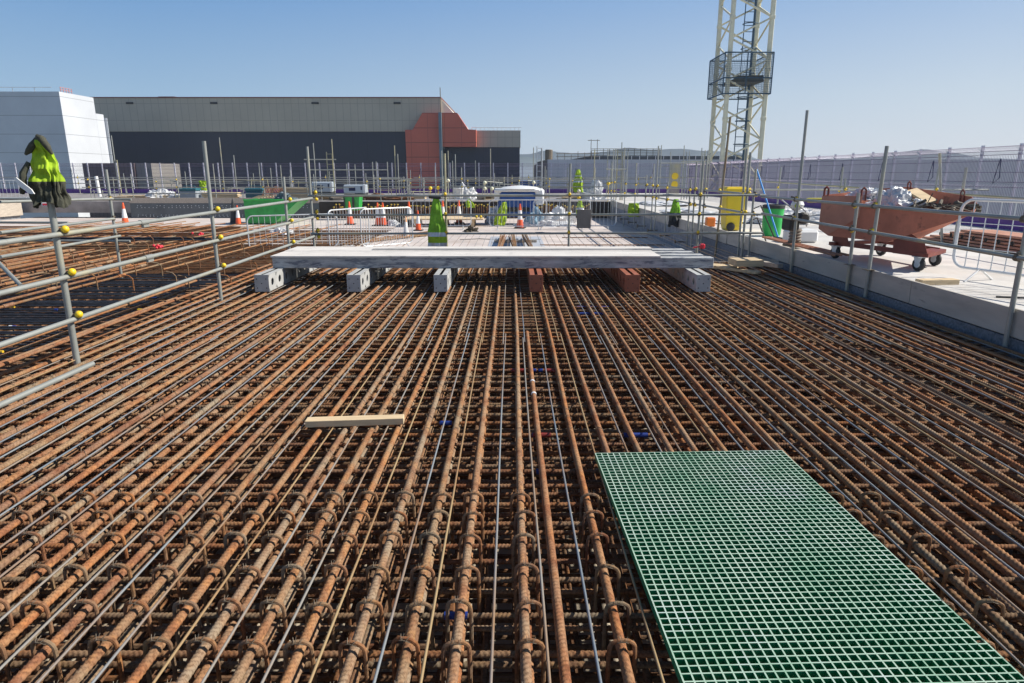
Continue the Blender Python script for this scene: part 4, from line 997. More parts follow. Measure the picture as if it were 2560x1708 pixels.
# castors
def castor(u_, n_):
    c = sp_(u_, n_, -.10); m = MB(); ZW = Vector((0, 0, .125))
    m.box(c + Zv * -.01, (.16, .16, .012)); 
    for s in (-1, 1): m.prism([(-.08, 0), (.08, 0), (.025, -.20), (-.025, -.20)], c + N * (s * .045) - N * .004, U3, Zv, N, .008)
    b = m.build('castor_fork', GALV, e); w = MB()
    n1_ = N.normalized(); M_ = Matrix((( -n1_.y, 0, n1_.x), (n1_.x, 0, n1_.y), (0, 1, 0)))
    w.lathe([(.03, -.04), (.075, -.035), (.095, -.028), (.106, -.018), (.106, .018), (.095, .028), (.075, .035), (.03, .04)], c - ZW, 18, M=M_)
    wh = w.build('wheel', RUBBER, e, smooth=True)
    h = MB(); h.lathe([(.0, -.045), (.05, -.043), (.055, -.03)], c - ZW, 14, M=M_); h.build('hub', GALV, wh)
e.location = A + Vector((0, 0, .305))
def taper(p):
    """the tub narrows towards its lip and the far side is raised and set back"""
    u = p.dot(U) / SK; n_ = p.dot(N.normalized()) / SK; t = max(0, u) / 3.1; k = max(0, min(1, n_ / Wd))
    n2 = n_ * (1 - .45 * t); u2 = u - .55 * t * k
    return U * (u2 * SK) + N.normalized() * (n2 * SK) + Vector((0, 0, p.z + (.10 * k if p.z > .35 else 0)))
for ch in KIDS[e.name]:
    for v_ in ch.data.vertices: v_.co = taper(v_.co)
_sp = sp_
def sp_(u, n_, z): return taper(_sp(u, n_, z))
for u_, n_ in ((.42, .08), (2.28, .08), (.42, Wd - .08), (2.2, Wd - .08)): castor(u_, n_)
# contents
def lump(name, c, sc_, mat, label, cat, seed=1, n=28, rough=.22, group=None, sharp=5.0):
    """crumpled sheeting: a dome of noisy folds"""
    from mathutils import noise as NZ
    vs = []; fs = []; rings = 20; n = int(n * 1.5)
    for i in range(rings + 1):
        ph = math.pi / 2 * i / rings
        for k in range(n):
            th = 2 * math.pi * k / n
            dr = Vector((math.cos(th) * math.cos(ph), math.sin(th) * math.cos(ph), math.sin(ph)))
            q = NZ.noise(dr * 1.3 + Vector((seed * 7, 0, 0))) * rough * 1.8 - abs(NZ.noise(dr * 3.1 + Vector((0, seed * 3, 0)))) * rough * 1.7 - abs(NZ.noise(dr * 7.5 + Vector((0, 0, seed)))) * rough * .9
            dr = dr * (1 + q); vs.append((dr.x * sc_[0], dr.y * sc_[1], max(0, dr.z) * sc_[2]))
    for i in range(rings):
        for k in range(n):
            l = (k + 1) % n; fs.append((i * n + k, i * n + l, (i + 1) * n + l, (i + 1) * n + k))
    fs.append(tuple(range(n - 1, -1, -1)))
    m = MB(); m.add(vs, fs); o = m.build(name, mat, smooth=False, loc=c)
    return tag(o, label, cat, group)
S0 = A + Vector((0, 0, .305))
lump('plastic_sheeting', S0 + sp_(1.35, .8, .60), (.48, .40, .42), SHEET, 'big crumpled bundle of white plastic sheeting heaped in the red skip', 'plastic sheeting', 3, 36, .25)
lump('plastic_sheeting', S0 + sp_(1.95, .85, .66), (.5, .36, .22), SHEET, 'flat crumpled white sheeting lying in front of the big bundle in the red skip', 'plastic sheeting', 5, 32, .35)
lump('plastic_sheeting', S0 + sp_(.52, .7, .92), (.36, .40, .20), SHEET, 'white sheeting spilling at the high end of the red skip', 'plastic sheeting', 8, 32, .35)
m = MB(); random.seed(4)
for i in range(34):
    c = sp_(random.uniform(1.9, 2.95), random.uniform(.1, 1.2), .86 + random.uniform(-.04, .05)); dv = Vector((random.uniform(-1, 1), random.uniform(-1, 1), random.uniform(-.25, .35))).normalized() * random.uniform(.06, .22)
    m.tube([S0 + c - dv, S0 + c + dv], random.uniform(.006, .028), 7)
tag(m.build('scrap', simple('scrap_dark', (.10, .085, .06), .7, .1, .5, 10, .3)), 'tangle of metal scrap and offcuts in the low end of the red skip', kind='stuff')
m = MB(); c = S0 + sp_(1.75, 1.0, 1.02); m.box(c, (.22, .42, .04), M=Matrix.Rotation(.5, 3, 'X') @ Matrix.Rotation(.4, 3, 'Z')); tag(m.build('board_offcut', TIMBER), 'small wooden board offcut sticking up in the red skip', 'timber')
p = at(2318, 702, TOP); m = MB(); m.bbox((p.x - .05, p.y - .30, TOP + .035), (.55, .15, .07), .004, .1); tag(m.build('timber_offcut', TIMBER), 'pale timber block on the slab in front of the skip wheel', 'timber')

# ------------------------------------------------------------------ BARRIERS
def barrier(loc, rz, label, L=2.3, Hh=1.1, bars=13, group=None, mat=GALV, wires=False):
    e = empty('crowd_barrier', loc, rz, label, 'barrier', group)
    m = MB(); r = .17; pts = []
    z0_, z1_ = .16, Hh
    for cx_, cz_, a0_ in ((L / 2 - r, z0_ + r, -90), (L / 2 - r, z1_ - r, 0), (-L / 2 + r, z1_ - r, 90), (-L / 2 + r, z0_ + r, 180)):
        for k in range(6):
            a = math.radians(a0_ + 90 * k / 5); pts.append((cx_ + r * math.cos(a), 0, cz_ + r * math.sin(a)))
    m.tube(pts, .021, 8, closed=True); m.build('frame', mat, e, smooth=True)
    m = MB()
    for k in range(bars):
        x = -L / 2 + L * (k + 1) / (bars + 1); m.tube([(x, 0, z0_), (x, 0, z1_)], .0075, 5, caps=False)
    if wires:
        for z in (.45, .8): m.tube([(-L / 2, 0, z), (L / 2, 0, z)], .006, 5)
    m.build('bars', mat, e)
    for s in (-1, 1):
        m = MB(); x = s * L * .36; m.tube([(x, -.28, 0), (x, 0, z0_ + .01), (x, .28, 0)], .015, 6); m.build('foot', mat, e, smooth=True)
    return e
def bar_at(x0, x1, yfoot, label, rz=0, Hh=1.27, bars=13):
    a_, b_ = at(x0, yfoot, PIT), at(x1, yfoot, PIT); return barrier(((a_.x + b_.x) / 2, a_.y, PIT), rz, label, (b_ - a_).length, Hh, bars)
bar_at(1034, 1178, 574, 'galvanised crowd barrier behind the green vest and the middle cones')
bar_at(1224, 1366, 575, 'galvanised crowd barrier in front of the blue compressor')
bar_at(1333, 1474, 574.5, 'galvanised crowd barrier standing left of the grey board sign')
bar_at(1398, 1539, 574, 'galvanised crowd barrier behind the grey board sign, at the right')
bA, bB = at(801, 640, PIT), at(891, 618, PIT)
barrier((-6.6, 20.3, PIT), .45, 'low thin-wired barrier at the left end of the plywood deck behind the corner post', 2.6, 1.15, 15, wires=True)
barrier((-5.05, 20.9, PIT), 1.15, 'white barrier turned edge-on beside the left corner of the plywood deck', 2.0, 1.30, 13)
barrier((-3.95, 21.3, PIT), .75, 'grey close-barred barrier between the white barrier and the cones', 1.9, 1.30, 20)
# big barrier on right slab
a_, b_ = at(2395, 640, X=8.1), at(2700, 690, X=7.4)
q = at(2340, 705, TOP); 
barrier((7.0 , 8.35, TOP), -1.22, 'white crowd barrier on the right slab beside the red skip', 3.0, 1.12, 15, mat=WHITE, wires=True)
barrier((7.1, 3.9, TOP), -1.3, 'barrier at the right edge of the picture nearer than the skip', 2.3, 1.1, 13, mat=WHITE, wires=True) if False else None

# ------------------------------------------------------------------ CONES
def cone(x, yb_, label, hpx=55, faded=False, z=PIT, first=[]):
    p = at(x, yb_, z); h = hpx / F * (p.y * cp - (z - H) * sp) 
    e = empty('traffic_cone', p, random.uniform(-.5, .5), label, 'traffic cone')
    m = MB(); rb_ = h * .155; rt_ = h * .028
    def rr(t): return rb_ + (rt_ - rb_) * t
    red = ORANGE2 if faded else ORANGE
    ts = [0.05, .36, .361, .74, .741, 1.0] if not faded else [0.05, .14, .141, .74, .741, 1.0]
    prof = [(rr(t) , h * t) for t in ts]; prof[-1] = (rt_, h)
    m.lathe(prof + [(rt_ * .7, h)], (0, 0, 0), 18, mis=[0, 1, 1, 0, 0, 0, 0]); m.build('cone_body', [red, WHITE], e, smooth=True)
    m = MB(); m.bbox((0, 0, h * .025), (h * .46, h * .46, h * .05), h * .02); m.build('base', BLACKP if not faded else CONC, e)
    return e
cone(315, 566, 'traffic cone on the left mat, furthest left of all the cones', 58)
cone(597, 562, 'traffic cone with a black cloth beside the green skip', 48)
cone(876, 562, 'traffic cone standing alone on the plywood behind the left corner of the deck', 57)
cone(946, 565, 'left cone of the pair behind the close-barred barrier', 57)
cone(959, 565, 'right cone of the pair behind the close-barred barrier', 57)
cone(1024, 562, 'tall traffic cone left of the grey-banded cone pair', 57)
cone(1046, 577, 'traffic cone with wide base just left of the green vest', 50)
cone(1016, 595, 'faded traffic cone with white body and grey base, nearest of the cones', 53, True)
cone(1108, 559, 'traffic cone right of the green vest', 56)
cone(1148, 559, 'traffic cone behind the barrier, between the two barriers', 57)
cone(1300, 571, 'traffic cone in front of the blue compressor', 60)
m = MB(); p = at(590, 560, PIT); m.lathe([(.22, 0), (.14, .55), (.06, 1.0), (.0, 1.25)], (p.x - .12, p.y + .15, PIT), 9); tag(m.build('black_cloth', BLACKP), 'black cloth draped on a stake beside the cone by the green skip', 'cloth')

# ------------------------------------------------------------------ HI-VIS CLOTHING
def drape(name, label, cat, top, h, w0, w1, dep, bands, seed=1, folds=7, amp=.12, skew=0.0, jag=.04, n=96, rows=26):
    """hanging garment: a flattened folded cloth tube; bands = [(fraction, material)]"""
    rnd = random.Random(seed); mats = []; 
    for _, q in bands:
        if q not in mats: mats.append(q)
    ph = [rnd.uniform(0, 6.28) for _ in range(4)]
    vs = []; fs = []; mi = []
    for i in range(rows + 1):
        t = i / rows
        w = w0 + (w1 - w0) * (min(1, t * 1.6) ** .75); 
        for k in range(n):
            th = 2 * math.pi * k / n
            f = 1 + amp * (.35 + t) * (1 - 1.5 * abs(math.sin(folds * .5 * th + ph[0] + t * .9)) + .55 * math.sin((folds * 2 + 1) * th + ph[1] + t * 2))
            x = math.cos(th) * w / 2 * f + skew * t * h; y = math.sin(th) * dep * (.3 + .7 * t) * f
            q_ = NZ.noise(Vector((math.cos(th) * 2.2, math.sin(th) * 2.2 + seed, t * 4.5))) * .30 * t ** .5
            x += math.cos(th) * w * .5 * q_; y += math.sin(th) * dep * q_ * 1.6 + dep * .5 * NZ.noise(Vector((x * 9, seed, t * 7)))
            z = -h * t * (1 + (jag * math.sin(3 * th + ph[2]) if i == rows else 0))
            vs.append((x, y, z))
    for i in range(rows):
        t = (i + .5) / rows; q = [mm for fr_, mm in bands if t <= fr_][0]
        for k in range(n):
            l = (k + 1) % n; fs.append((i * n + k, (i + 1) * n + k, (i + 1) * n + l, i * n + l)); mi.append(mats.index(q))
    fs.append(tuple(range(n))); mi.append(0)
    m = MB(); m.add(vs, fs); m.m = mi; o = m.build(name, mats, smooth=True, loc=top); return tag(o, label, cat)
# big jacket over the nearest left post
jt = Vector((-4.32, 6.34, 2.10))
J = drape('hivis_jacket', 'yellow-green hi-vis jacket with dark hem hung over the top of the nearest left post', 'jacket', jt, .60, .09, .27, .12, [(.05, OLIVE), (.64, HIVIS), (1.0, OLIVE)], 4, 9, .16, .02, .06)
def blob(parent, name, pts, rs, mat):
    m = MB(); m.tube([Vector(p) for p in pts], rs, 9); o = m.build(name, mat, parent, smooth=True); return o
blob(J, 'hood', [(.0, -.03, .01), (.04, -.04, -.01), (.085, -.04, -.08), (.115, -.03, -.15)], [.018, .032, .03, .01], OLIVE)
blob(J, 'collar', [(-.01, -.02, -.01), (-.05, -.04, -.07), (-.09, -.04, -.12), (-.13, -.03, -.15)], [.015, .03, .028, .012], OLIVE)
blob(J, 'sleeve', [(-.10, -.05, -.22), (-.15, -.08, -.32), (-.16, -.09, -.42), (-.19, -.08, -.50)], [.02, .03, .03, .02], OLIVE)
blob(J, 'sleeve', [(.05, -.01, -.2), (.09, -.02, -.32), (.115, -.03, -.44), (.12, -.03, -.50)], [.015, .022, .024, .018], OLIVE)
m = MB(); m.prism([(-.19, -.36), (-.17, -.355), (-.05, -.46), (-.03, -.50), (-.07, -.50), (-.16, -.43)], (0, -.15, 0), (1, 0, 0), (0, 0, 1), (0, 1, 0), .012)
pp_ = m.build('paper_sheet', WHITE); pp_.location = jt; tag(pp_, 'folded white paper sheet tucked into the jacket on the left post', 'paper')
# long vest on the cross rail
vx = at(1090, 500, Y=14.42)
drape('hivis_vest', 'long green hi-vis vest with two silver bands hanging from the cross railing', 'vest', (vx.x, 14.45, 1.31), 1.16, .09, .36, .06, [(.64, HIVISG), (.72, SILVER), (.84, HIVIS), (.91, SILVER), (1.0, HIVIS)], 7, 7, .10, .0, .01)
m = MB(); m.tube([(vx.x - .15, 14.44, 1.30), (vx.x + .1, 14.44, 1.28)], .034, 10); tag(m.build('dark_cloth', BLACKP, smooth=True), 'dark cloth wound round the top rail above the long vest', 'cloth')
p = at(1446, 424, Y=38); drape('hivis_jacket', 'yellow hi-vis jacket with silver bands hanging from a pole in front of the pale shed', 'jacket', p, 1.2, .16, .50, .12, [(.25, HIVIS), (.32, SILVER), (.5, HIVIS), (.56, SILVER), (1, HIVIS)], 3, 5, .14)
p = at(1450, 502, Y=30); drape('hivis_vest', 'yellow vest with silver bands on the barrier behind the grey board sign', 'vest', p, .55, .14, .30, .1, [(.55, HIVIS), (.7, SILVER), (1, HIVIS)], 9, 5, .14)
p = at(1690, 498, X=5.2); drape('hivis_vest', 'striped yellow and black vest hanging on the long right railing', 'vest', p, .85, .14, .34, .10, [(.5, HIVISG), (.7, OLIVE), (1.0, BLACKP)], 5, 6, .2)
p = at(1585, 508, X=5.1); drape('hivis_vest', 'bright green vest slung low on the long right railing', 'vest', p, .55, .40, .42, .1, [(1.0, HIVIS)], 6, 5, .2)
p = at(506, 452, Y=39); drape('hivis_vest', 'bright yellow-green vest hanging on the far left railing', 'vest', p, .55, .48, .30, .12, [(1.0, HIVIS)], 8, 4, .2)
p = at(1262, 505, Y=31); drape('hivis_jacket', 'hi-vis green jacket draped over the barrier left of the blue compressor', 'jacket', p, 1.05, .15, .45, .15, [(1.0, HIVIS)], 12, 4, .2, -.25)
p = at(1170, 497, Y=36); drape('hivis_vest', 'crumpled yellow vest near the white bucket on the platform edge', 'vest', p, .45, .12, .40, .12, [(1.0, HIVIS)], 14, 4, .3, .3)

# ------------------------------------------------------------------ RIGHT SLAB CLUTTER
def wheelie(loc, rz):
    e = empty('wheelie_bin', loc, rz, 'yellow wheelie bin with a black wheel standing behind the right railing', 'bin')
    m = MB(); prof_ = [(.20, .02), (.22, .10), (.285, 1.02), (.30, 1.04), (.30, 1.08)]
    o = len(m.v)
    for r_, z in prof_:
        m.v += [(sx_ * r_ + dx_, sy_ * r_ * 1.1 + dy_, z) for sx_, sy_, dx_, dy_ in ((-1, -1, .03, 0), (1, -1, -.03, 0), (1, -1, 0, .03), (1, 1, 0, -.03), (1, 1, -.03, 0), (-1, 1, .03, 0), (-1, 1, 0, -.03), (-1, -1, 0, .03))]
    for i in range(len(prof_) - 1):
        for k in range(8): l = (k + 1) % 8; m.f.append((o + i * 8 + k, o + i * 8 + l, o + i * 8 + 8 + l, o + i * 8 + 8 + k)); m.m.append(0)
    m.f.append(tuple(range(o + 7, o - 1, -1))); m.m.append(0); m.build('body', YELLOW, e)
    m = MB(); m.bbox((0, 0, 1.11), (.64, .70, .055), .02); m.bbox((0, .02, 1.145), (.52, .56, .03), .012); m.build('lid', YELLOW, e)
    m = MB(); M_ = Matrix.Rotation(math.pi / 2, 3, 'X')
    m.lathe([(.03, -.03), (.09, -.028), (.115, -.015), (.115, .015), (.09, .028), (.03, .03)], (-.10, -.26, .115), 18, M=M_); m.build('wheel', RUBBER, e, smooth=True)
    m = MB(); m.lathe([(.03, -.03), (.12, -.028), (.14, -.015), (.14, .015), (.12, .028), (.03, .03)], (-.06, .27, .14), 18, M=M_); m.build('wheel', RUBBER, e, smooth=True)
    return e
p = at(1830, 577, TOP); w = wheelie((p.x, p.y + .1, TOP), .0); w.scale = (.96, .96, .98)
# green bucket barrel with black rim
p = at(1925, 592, TOP)
e = empty('green_barrel', (p.x + .1, p.y + .2, TOP), 0, 'bright green barrel with black rim behind the right railing', 'barrel')
m = MB(); m.lathe([(.25, 0), (.28, .05), (.31, .38), (.30, .42), (.33, .74), (.33, .76)], n=20); m.build('body', simple('bright_green', (.03, .42, .08), .4, 0, .1, 4, 0), e, smooth=True)
m = MB(); m.lathe([(.34, .72), (.345, .80), (.30, .82), (.28, .76)], n=20); m.build('rim', BLACKP, e, smooth=True); e.scale = (.76, .76, .92)
# brooms and dark handles
p0, p1 = at(1947, 600, TOP), at(1892, 424, X=5.9)
m = MB(); m.tube([p0, p1], .019, 8); b = m.build('broom', BLUEB, smooth=True); tag(b, 'long bright blue handle leaning on the right railing', 'broom')
m = MB(); m.bbox(p0 + Vector((0, 0, .03)), (.08, .34, .07), .01); m.build('broom_head', BLACKP, b)
for (xa, ya_, xb, yb_, lb) in ((1938, 600, 1902, 514, 'black shovel handle leaning left of the blue handle'), (1915, 604, 1893, 545, 'shorter black strap or handle against the green barrel')):
    m = MB(); m.tube([at(xa, ya_, TOP), at(xb, yb_, X=5.55), at(xb - 18, yb_ + 8, X=5.6)], .016, 7); tag(m.build('handle', BLACKP, smooth=True), lb, 'handle')
# plate compactor / rammer with engine
p = at(2030, 640, TOP)
e = empty('rammer', (5.75, 13.6, TOP), .2, 'upright site rammer with black engine, bellows and pale handles left of the red skip', 'rammer')
m = MB(); m.lathe([(.11, .15), (.13, .18), (.10, .21), (.13, .24), (.10, .27), (.13, .30), (.10, .33), (.13, .36), (.11, .40)], n=14); m.build('bellows', simple('bellows', (.22, .19, .16), .8, 0, .2, 8, .1), e, smooth=True)
m = MB(); m.bbox((0, 0, .06), (.30, .38, .05), .01); m.bbox((0, 0, .11), (.18, .2, .08), .01); m.build('foot', CLAMP, e)
m = MB(); m.bbox((-.13, 0, .52), (.22, .32, .30), .03); m.lathe([(.10, 0), (.12, .03), (.12, .1), (.08, .13)], (0, -.14, .62), 14, M=Matrix.Rotation(math.pi / 2, 3, 'X')); m.bbox((.06, .02, .62), (.2, .24, .18), .03); m.build('engine', BLACKP, e)
m = MB()
for s in (-1, 1): m.tube([(.12, s * .17, .45), (.05, s * .18, .75), (-.28, s * .2, .98), (-.36, s * .16, 1.0)], .015, 7)
m.tube([(-.36, -.16, 1.0), (-.36, .16, 1.0)], .018, 7); m.build('handle', SILVER, e, smooth=True)
m = MB(); m.lathe([(.0, -.02), (.045, -.015), (.045, .015), (0, .02)], (-.16, -.2, .86), 12, M=Matrix.Rotation(math.pi / 2, 3, 'X')); m.build('lamp', HIVIS, e)
m = MB(); m.lathe([(.02, 0), (.10, .04), (.13, .12), (.09, .20), (.03, .22)], (.05, .1, .75), 14); m.build('tank', WHITE, e, smooth=True)
e2 = empty('disc_cutter', (6.0, 13.0, 1.28), -.25, 'long yellow and black tool lying across the rim of the red skip', 'tool')
m = MB(); m.lathe([(.02, -.35), (.045, -.3), (.05, .1), (.065, .2), (.06, .33), (.02, .35)], (0, 0, 0), 12, M=Matrix.Rotation(math.pi / 2, 3, 'Y')); m.build('body', simple('tool_yellow', (.72, .62, .10), .4, 0, .1, 5, 0), e2, smooth=True)
m = MB(); m.tube([(.3, 0, .0), (.75, 0, .05)], .022, 8); m.tube([(-.33, 0, .0), (-.62, 0, .06)], .02, 8); m.build('handle', BLACKP, e2, smooth=True)
# stacked trench sheets behind the barrier
for i in range(5):
    m = MB(); y = 14.0
    m.bbox((9.9 + i * .0, 11.0 - 0 * i, TOP + .05 + i * .062), (.9 - i * .05, 9.0 - i * .6, .045), .01)
    tag(m.build('steel_sheet', simple('rusty_sheet', (.50, .24, .15), .7, 0, .2, 3, .2, dirt=((.2, .08, .05), 5, .6)) if i == 0 else bpy.data.materials['rusty_sheet']), ('lowest', 'second lowest', 'middle', 'second highest', 'topmost')[i] + ' rusty steel sheet of the stack beside the purple kickboard', 'steel sheet')
for i in range(22):
    hm = MB(); hm.lathe([(.045, 0), (.045, .006), (0, .007)], (9.44, 7.2 + i * .36, TOP + .20), 12, M=Matrix.Rotation(-math.pi / 2, 3, 'Y'))
    hm.build('hole', DARK, bpy.data.objects['steel_sheet'])
m = MB(); m.bbox((7.6, 5.6, TOP + .06), (1.3, .7, .10), .01, .35); tag(m.build('timber_slab', TIMBERD), 'thick weathered board edge lying on the slab at the right edge', 'timber')
# white sheeting heaps on the right slab
for (x, y, z, s_, lb, sd) in ((1955, 560, TOP, (.9, .6, .38), 'white dust sheet heaped behind the rammer', 2), (2000, 548, TOP, (1.3, .8, .40), 'larger white sheet heap further back between barrel and skip', 4), (1700, 530, TOP, (1.2, 1.5, .12), 'flat white sheeting on the slab behind the striped vest', 6), (1770, 555, TOP, (1.0, 1.2, .12), 'flat white sheeting on the slab behind the yellow bin', 7), (1640, 512, TOP, (1.6, 2.0, .14), 'flat pale sheeting far back on the right slab', 9)):
    p = at(x, y, z); p.x = max(p.x, WX + .2 + s_[0] * 1.1); lump('dust_sheet', (p.x, p.y, z), s_, SHEET, lb, 'sheeting', sd, 32, .3)
m = MB(); p = at(1960, 605, TOP); m.bbox((p.x + .35, p.y, TOP + .14), (.62, .5, .28), .05); tag(m.build('white_box', WHITE), 'white rounded plastic box on the slab left of the rammer', 'box')
m = MB(); p = at(1775, 560, X=5.7); m.bbox((p.x, p.y, TOP + .13), (.24, .24, .26), .02); tag(m.build('orange_tub', simple('orange_tub', (.85, .22, .03), .5, 0, .1, 5, 0)), 'orange tub on the kerb left of the yellow bin', 'tub')
for i in range(3):
    m = MB(); m.bbox((5.62 + i * .09, 13.3, TOP + .10 + .0 * i), (.045, 3.4, .035), .004, .02 * i); tag(m.build('red_batten', simple('batten_red', (.42, .18, .10), .7, 0, .2, 4, .2) if i == 0 else bpy.data.materials['batten_red']), ('nearest', 'middle', 'furthest')[i] + ' reddish timber batten lying along the kerb left of the skip', 'timber')

# ------------------------------------------------------------------ DECK CLUTTER
# grey board hanging from the mid rail
a_, b_ = at(1443, 524, Y=14.40), at(1477, 571, Y=14.40)
m = MB(); m.bbox(((a_.x + b_.x) / 2, 14.43, (a_.z + b_.z) / 2), (b_.x - a_.x, .018, a_.z - b_.z), .002); tag(m.build('board_sign', simple('brown_grey_board', (.28, .235, .19), .7, 0, .15, 4, .1)), 'plain brown-grey board hanging on the cross railing', 'board')
# bundles of bars standing/lying toward camera on the deck
for i, (x, lb) in enumerate(((1250, 'left rusty bar bundle lying on battens on the plywood deck'), (1288, 'middle rusty bar bundle lying on battens on the plywood deck'), (1326, 'right rusty bar bundle lying on battens on the plywood deck'))):
    p = at(x, 612, PIT); q = at(x + (2, -2, -4)[i], 562, PIT); e = empty('bar_bundle', (p.x, 17.2, PIT + .12), 0, lb, 'bar bundle'); m = MB()
    for k in range(13):
        xo = (k % 5 - 2) * .034 + random.uniform(-.015, .015); zo = .03 * (k // 5)
        m.tube([(xo, random.uniform(-.3, .2), zo), (xo * .8 + (.04, -.02, -.06)[i], 2.6, zo + .08), (xo * 1.3 + (.10, -.1, -.2)[i] + random.uniform(-.03, .03), 7.6 + random.uniform(-.8, .3), zo + .02)], .014, 6)
    m.build('bars', RUSTD, e, smooth=True)
for k, y in enumerate((17.8, 20.2, 23.5)):
    m = MB(); m.bbox((.12, y, PIT + .05), (1.5, .10, .09), .004); tag(m.build('batten', TIMBERD), ('front', 'middle', 'rear')[k] + ' timber batten under the rusty bar bundles', 'timber')
# steel plates set in the deck under the bundles
m = MB(); p = at(1250, 600, PIT); m.box((.15, 21, PIT + .006), (1.9, 9.5, .012)); tag(m.build('steel_plate', simple('deck_plate', (.48, .50, .53), .5, .1, .1, 3, 0)), 'long pale metal plate on the deck below the bar bundles', 'plate')
for (xa, xb, y, lb) in ((1405, 1620, 594, 'long thin bar lying across the deck, further one'), (1350, 1662, 612.5, 'long thin bar lying across the deck, nearer one')):
    a_, b_ = at(xa, y, PIT + .02), at(xb, y, PIT + .02); m = MB(); m.tube([a_, b_], .018, 6); tag(m.build('loose_bar', RUSTD, smooth=True), lb, 'rebar')
# loose bars behind barriers on the left of the deck
e = empty('bar_pile', (-4.7, 24.5, PIT), -.6, 'pile of rusty bars lying aslant on the deck behind the barriers', 'bar pile'); m = MB()
for k in range(16): m.tube([(random.uniform(-.4, .4), -3.2 + random.uniform(-.4, .4), .03 + .02 * (k % 4)), (random.uniform(-.6, .6), 3.2, .03 + .02 * (k % 3))], .02, 6)
m.build('bars', RUSTD, e, smooth=True)
for i, (x, y, lb) in enumerate(((705, 585, 'white nylon sack half tipped over on the brown mat next to the left railing'), (855, 543, 'white sheet lying on the deck left of the lone cone'), (985, 565, 'small white bag on the deck behind the close-barred barrier'), (1395, 560, 'pile of white sacks behind the barriers, larger'), (1360, 566, 'pile of white sacks behind the barriers, lower and to the left'), (1237, 560, 'pale sack leaning behind the left end of the compressor barrier'))):
    z = PIT if i else -.30; p = at(x, y, z); s_ = ((.42, .3, .26), (1.2, .6, .25), (.35, .3, .3), (1.0, .6, .85), (1.3, .5, .3), (.45, .4, .75))[i]
    lump('sack', p, s_, SHEET, lb, 'sack', 20 + i, 30, .28)
lump('rubble', at(1003, 562, PIT), (.8, .5, .35), simple('debris', (.09, .075, .05), .9, 0, .5, 10, .5), 'small heap of dark debris behind the close-barred barrier', 'debris', 31, 30, .45)
lump('rubble', at(1178, 579, PIT), (.34, .3, .2), bpy.data.materials['debris'], 'small tangle of wire and leaves lying on the deck right of the cones', 'debris', 33, 30, .5)
m = MB(); m.bbox((-3.1, 31.5, PIT + .35), (3.6, 2.2, .06), .005); 
for x in (-4.4, -3.1, -1.8): m.bbox((x, 31.5, PIT + .16), (.12, 2.1, .30), .004)
tag(m.build('table_board', TIMBER), 'low plywood platform on bearers behind the cones', 'platform')
# compressor (blue, white canopy)
e = empty('compressor', (-.0 + at(1292, 560, PIT).x, 32.4, PIT), 0, 'blue compressor with pale canopy top behind the middle barrier', 'compressor')
m = MB(); m.bbox((0, 0, .95), (1.75, 1.2, 1.15), .06); m.build('body', BLUEP, e)
m = MB(); m.bbox((0, 0, 1.60), (2.15, 1.4, .14), .05); m.bbox((-.9, -.45, 1.35), (.35, .3, .45), .05); m.bbox((1.05, -.2, 1.30), (.45, .8, .75), .08); m.lathe([(1.0, 0), (.8, .08), (.4, .13), (0, .15)], (.15, 0, 1.66), 20); m.build('canopy', WHITE, e, smooth=True)
m = MB(); m.bbox((0, -.62, .72), (1.2, .05, .2), .02); m.bbox((0, -.64, 1.35), (.3, .03, .08), .01); m.build('grille', BLACKP, e)
for s in (-1, 1):
    m = MB(); m.lathe([(.08, -.09), (.30, -.08), (.34, -.05), (.34, .05), (.30, .08), (.08, .09)], (s * .85, -.2, .34), 18, M=Matrix.Rotation(math.pi / 2, 3, 'Y')); m.build('wheel', RUBBER, e, smooth=True)
lump('tarpaulin', at(1335, 566, PIT), (.42, .35, .85), simple('light_blue_tarp', (.22, .36, .46), .5, 0, .2, 4, .3), 'light blue tarpaulin bundle at the right end of the compressor', 'tarpaulin', 41, 30, .25)
# red and white sign
a_, b_ = at(1276, 464, Y=36.8), at(1308, 484, Y=36.8)
e = empty('site_sign', ((a_.x + b_.x) / 2, 36.8, (a_.z + b_.z) / 2), 0, 'small red and white sign with red symbols above the compressor', 'sign')
sw_, sh_ = b_.x - a_.x, a_.z - b_.z
m = MB(); m.bbox((0, 0, 0), (sw_, .03, sh_), .004); m.build('panel', WHITE, e)
m = MB(); m.box((-sw_ * .46, -.02, 0), (sw_ * .07, .012, sh_)); m.box((sw_ * .46, -.02, 0), (sw_ * .07, .012, sh_)); m.box((-sw_ * .12, -.02, 0), (sw_ * .2, .012, sh_ * .62)); m.box((0, -.02, sh_ * .47), (sw_, .013, sh_ * .05)); m.build('red_field', REDP, e)
m = MB(); m.lathe([(.055, 0), (.055, .006), (0, .007)], (-sw_ * .12, -.03, sh_ * .12), 12, M=Matrix.Rotation(math.pi / 2, 3, 'X')); m.box((-sw_ * .12, -.03, -sh_ * .15), (sw_ * .1, .008, sh_ * .18)); m.build('symbol', WHITE, e)
m = MB()
for k in range(5): m.tube([(sw_ * .06, -.022, -sh_ * .2), (sw_ * (.06 + .05 * math.cos(k)), -.022, sh_ * (.0 + .1 * k - .2))], .018, 4)
m.build('flame', REDP, e); m = MB(); m.box((sw_ * .27, -.02, 0), (sw_ * .16, .012, sh_ * .55)); m.build('small_text', GALV, e)
# little danger sign on the left railing
p = at(114, 509, Y=9.4)
e = empty('small_sign', p, .3, 'small white sign with red print fixed to the outer left railing', 'sign'); m = MB(); m.bbox((0, 0, 0), (.095, .02, .075), .002); m.build('panel', WHITE, e); m = MB(); m.box((0, -.012, -.012), (.07, .004, .026)); m.build('red_print', REDP, e)
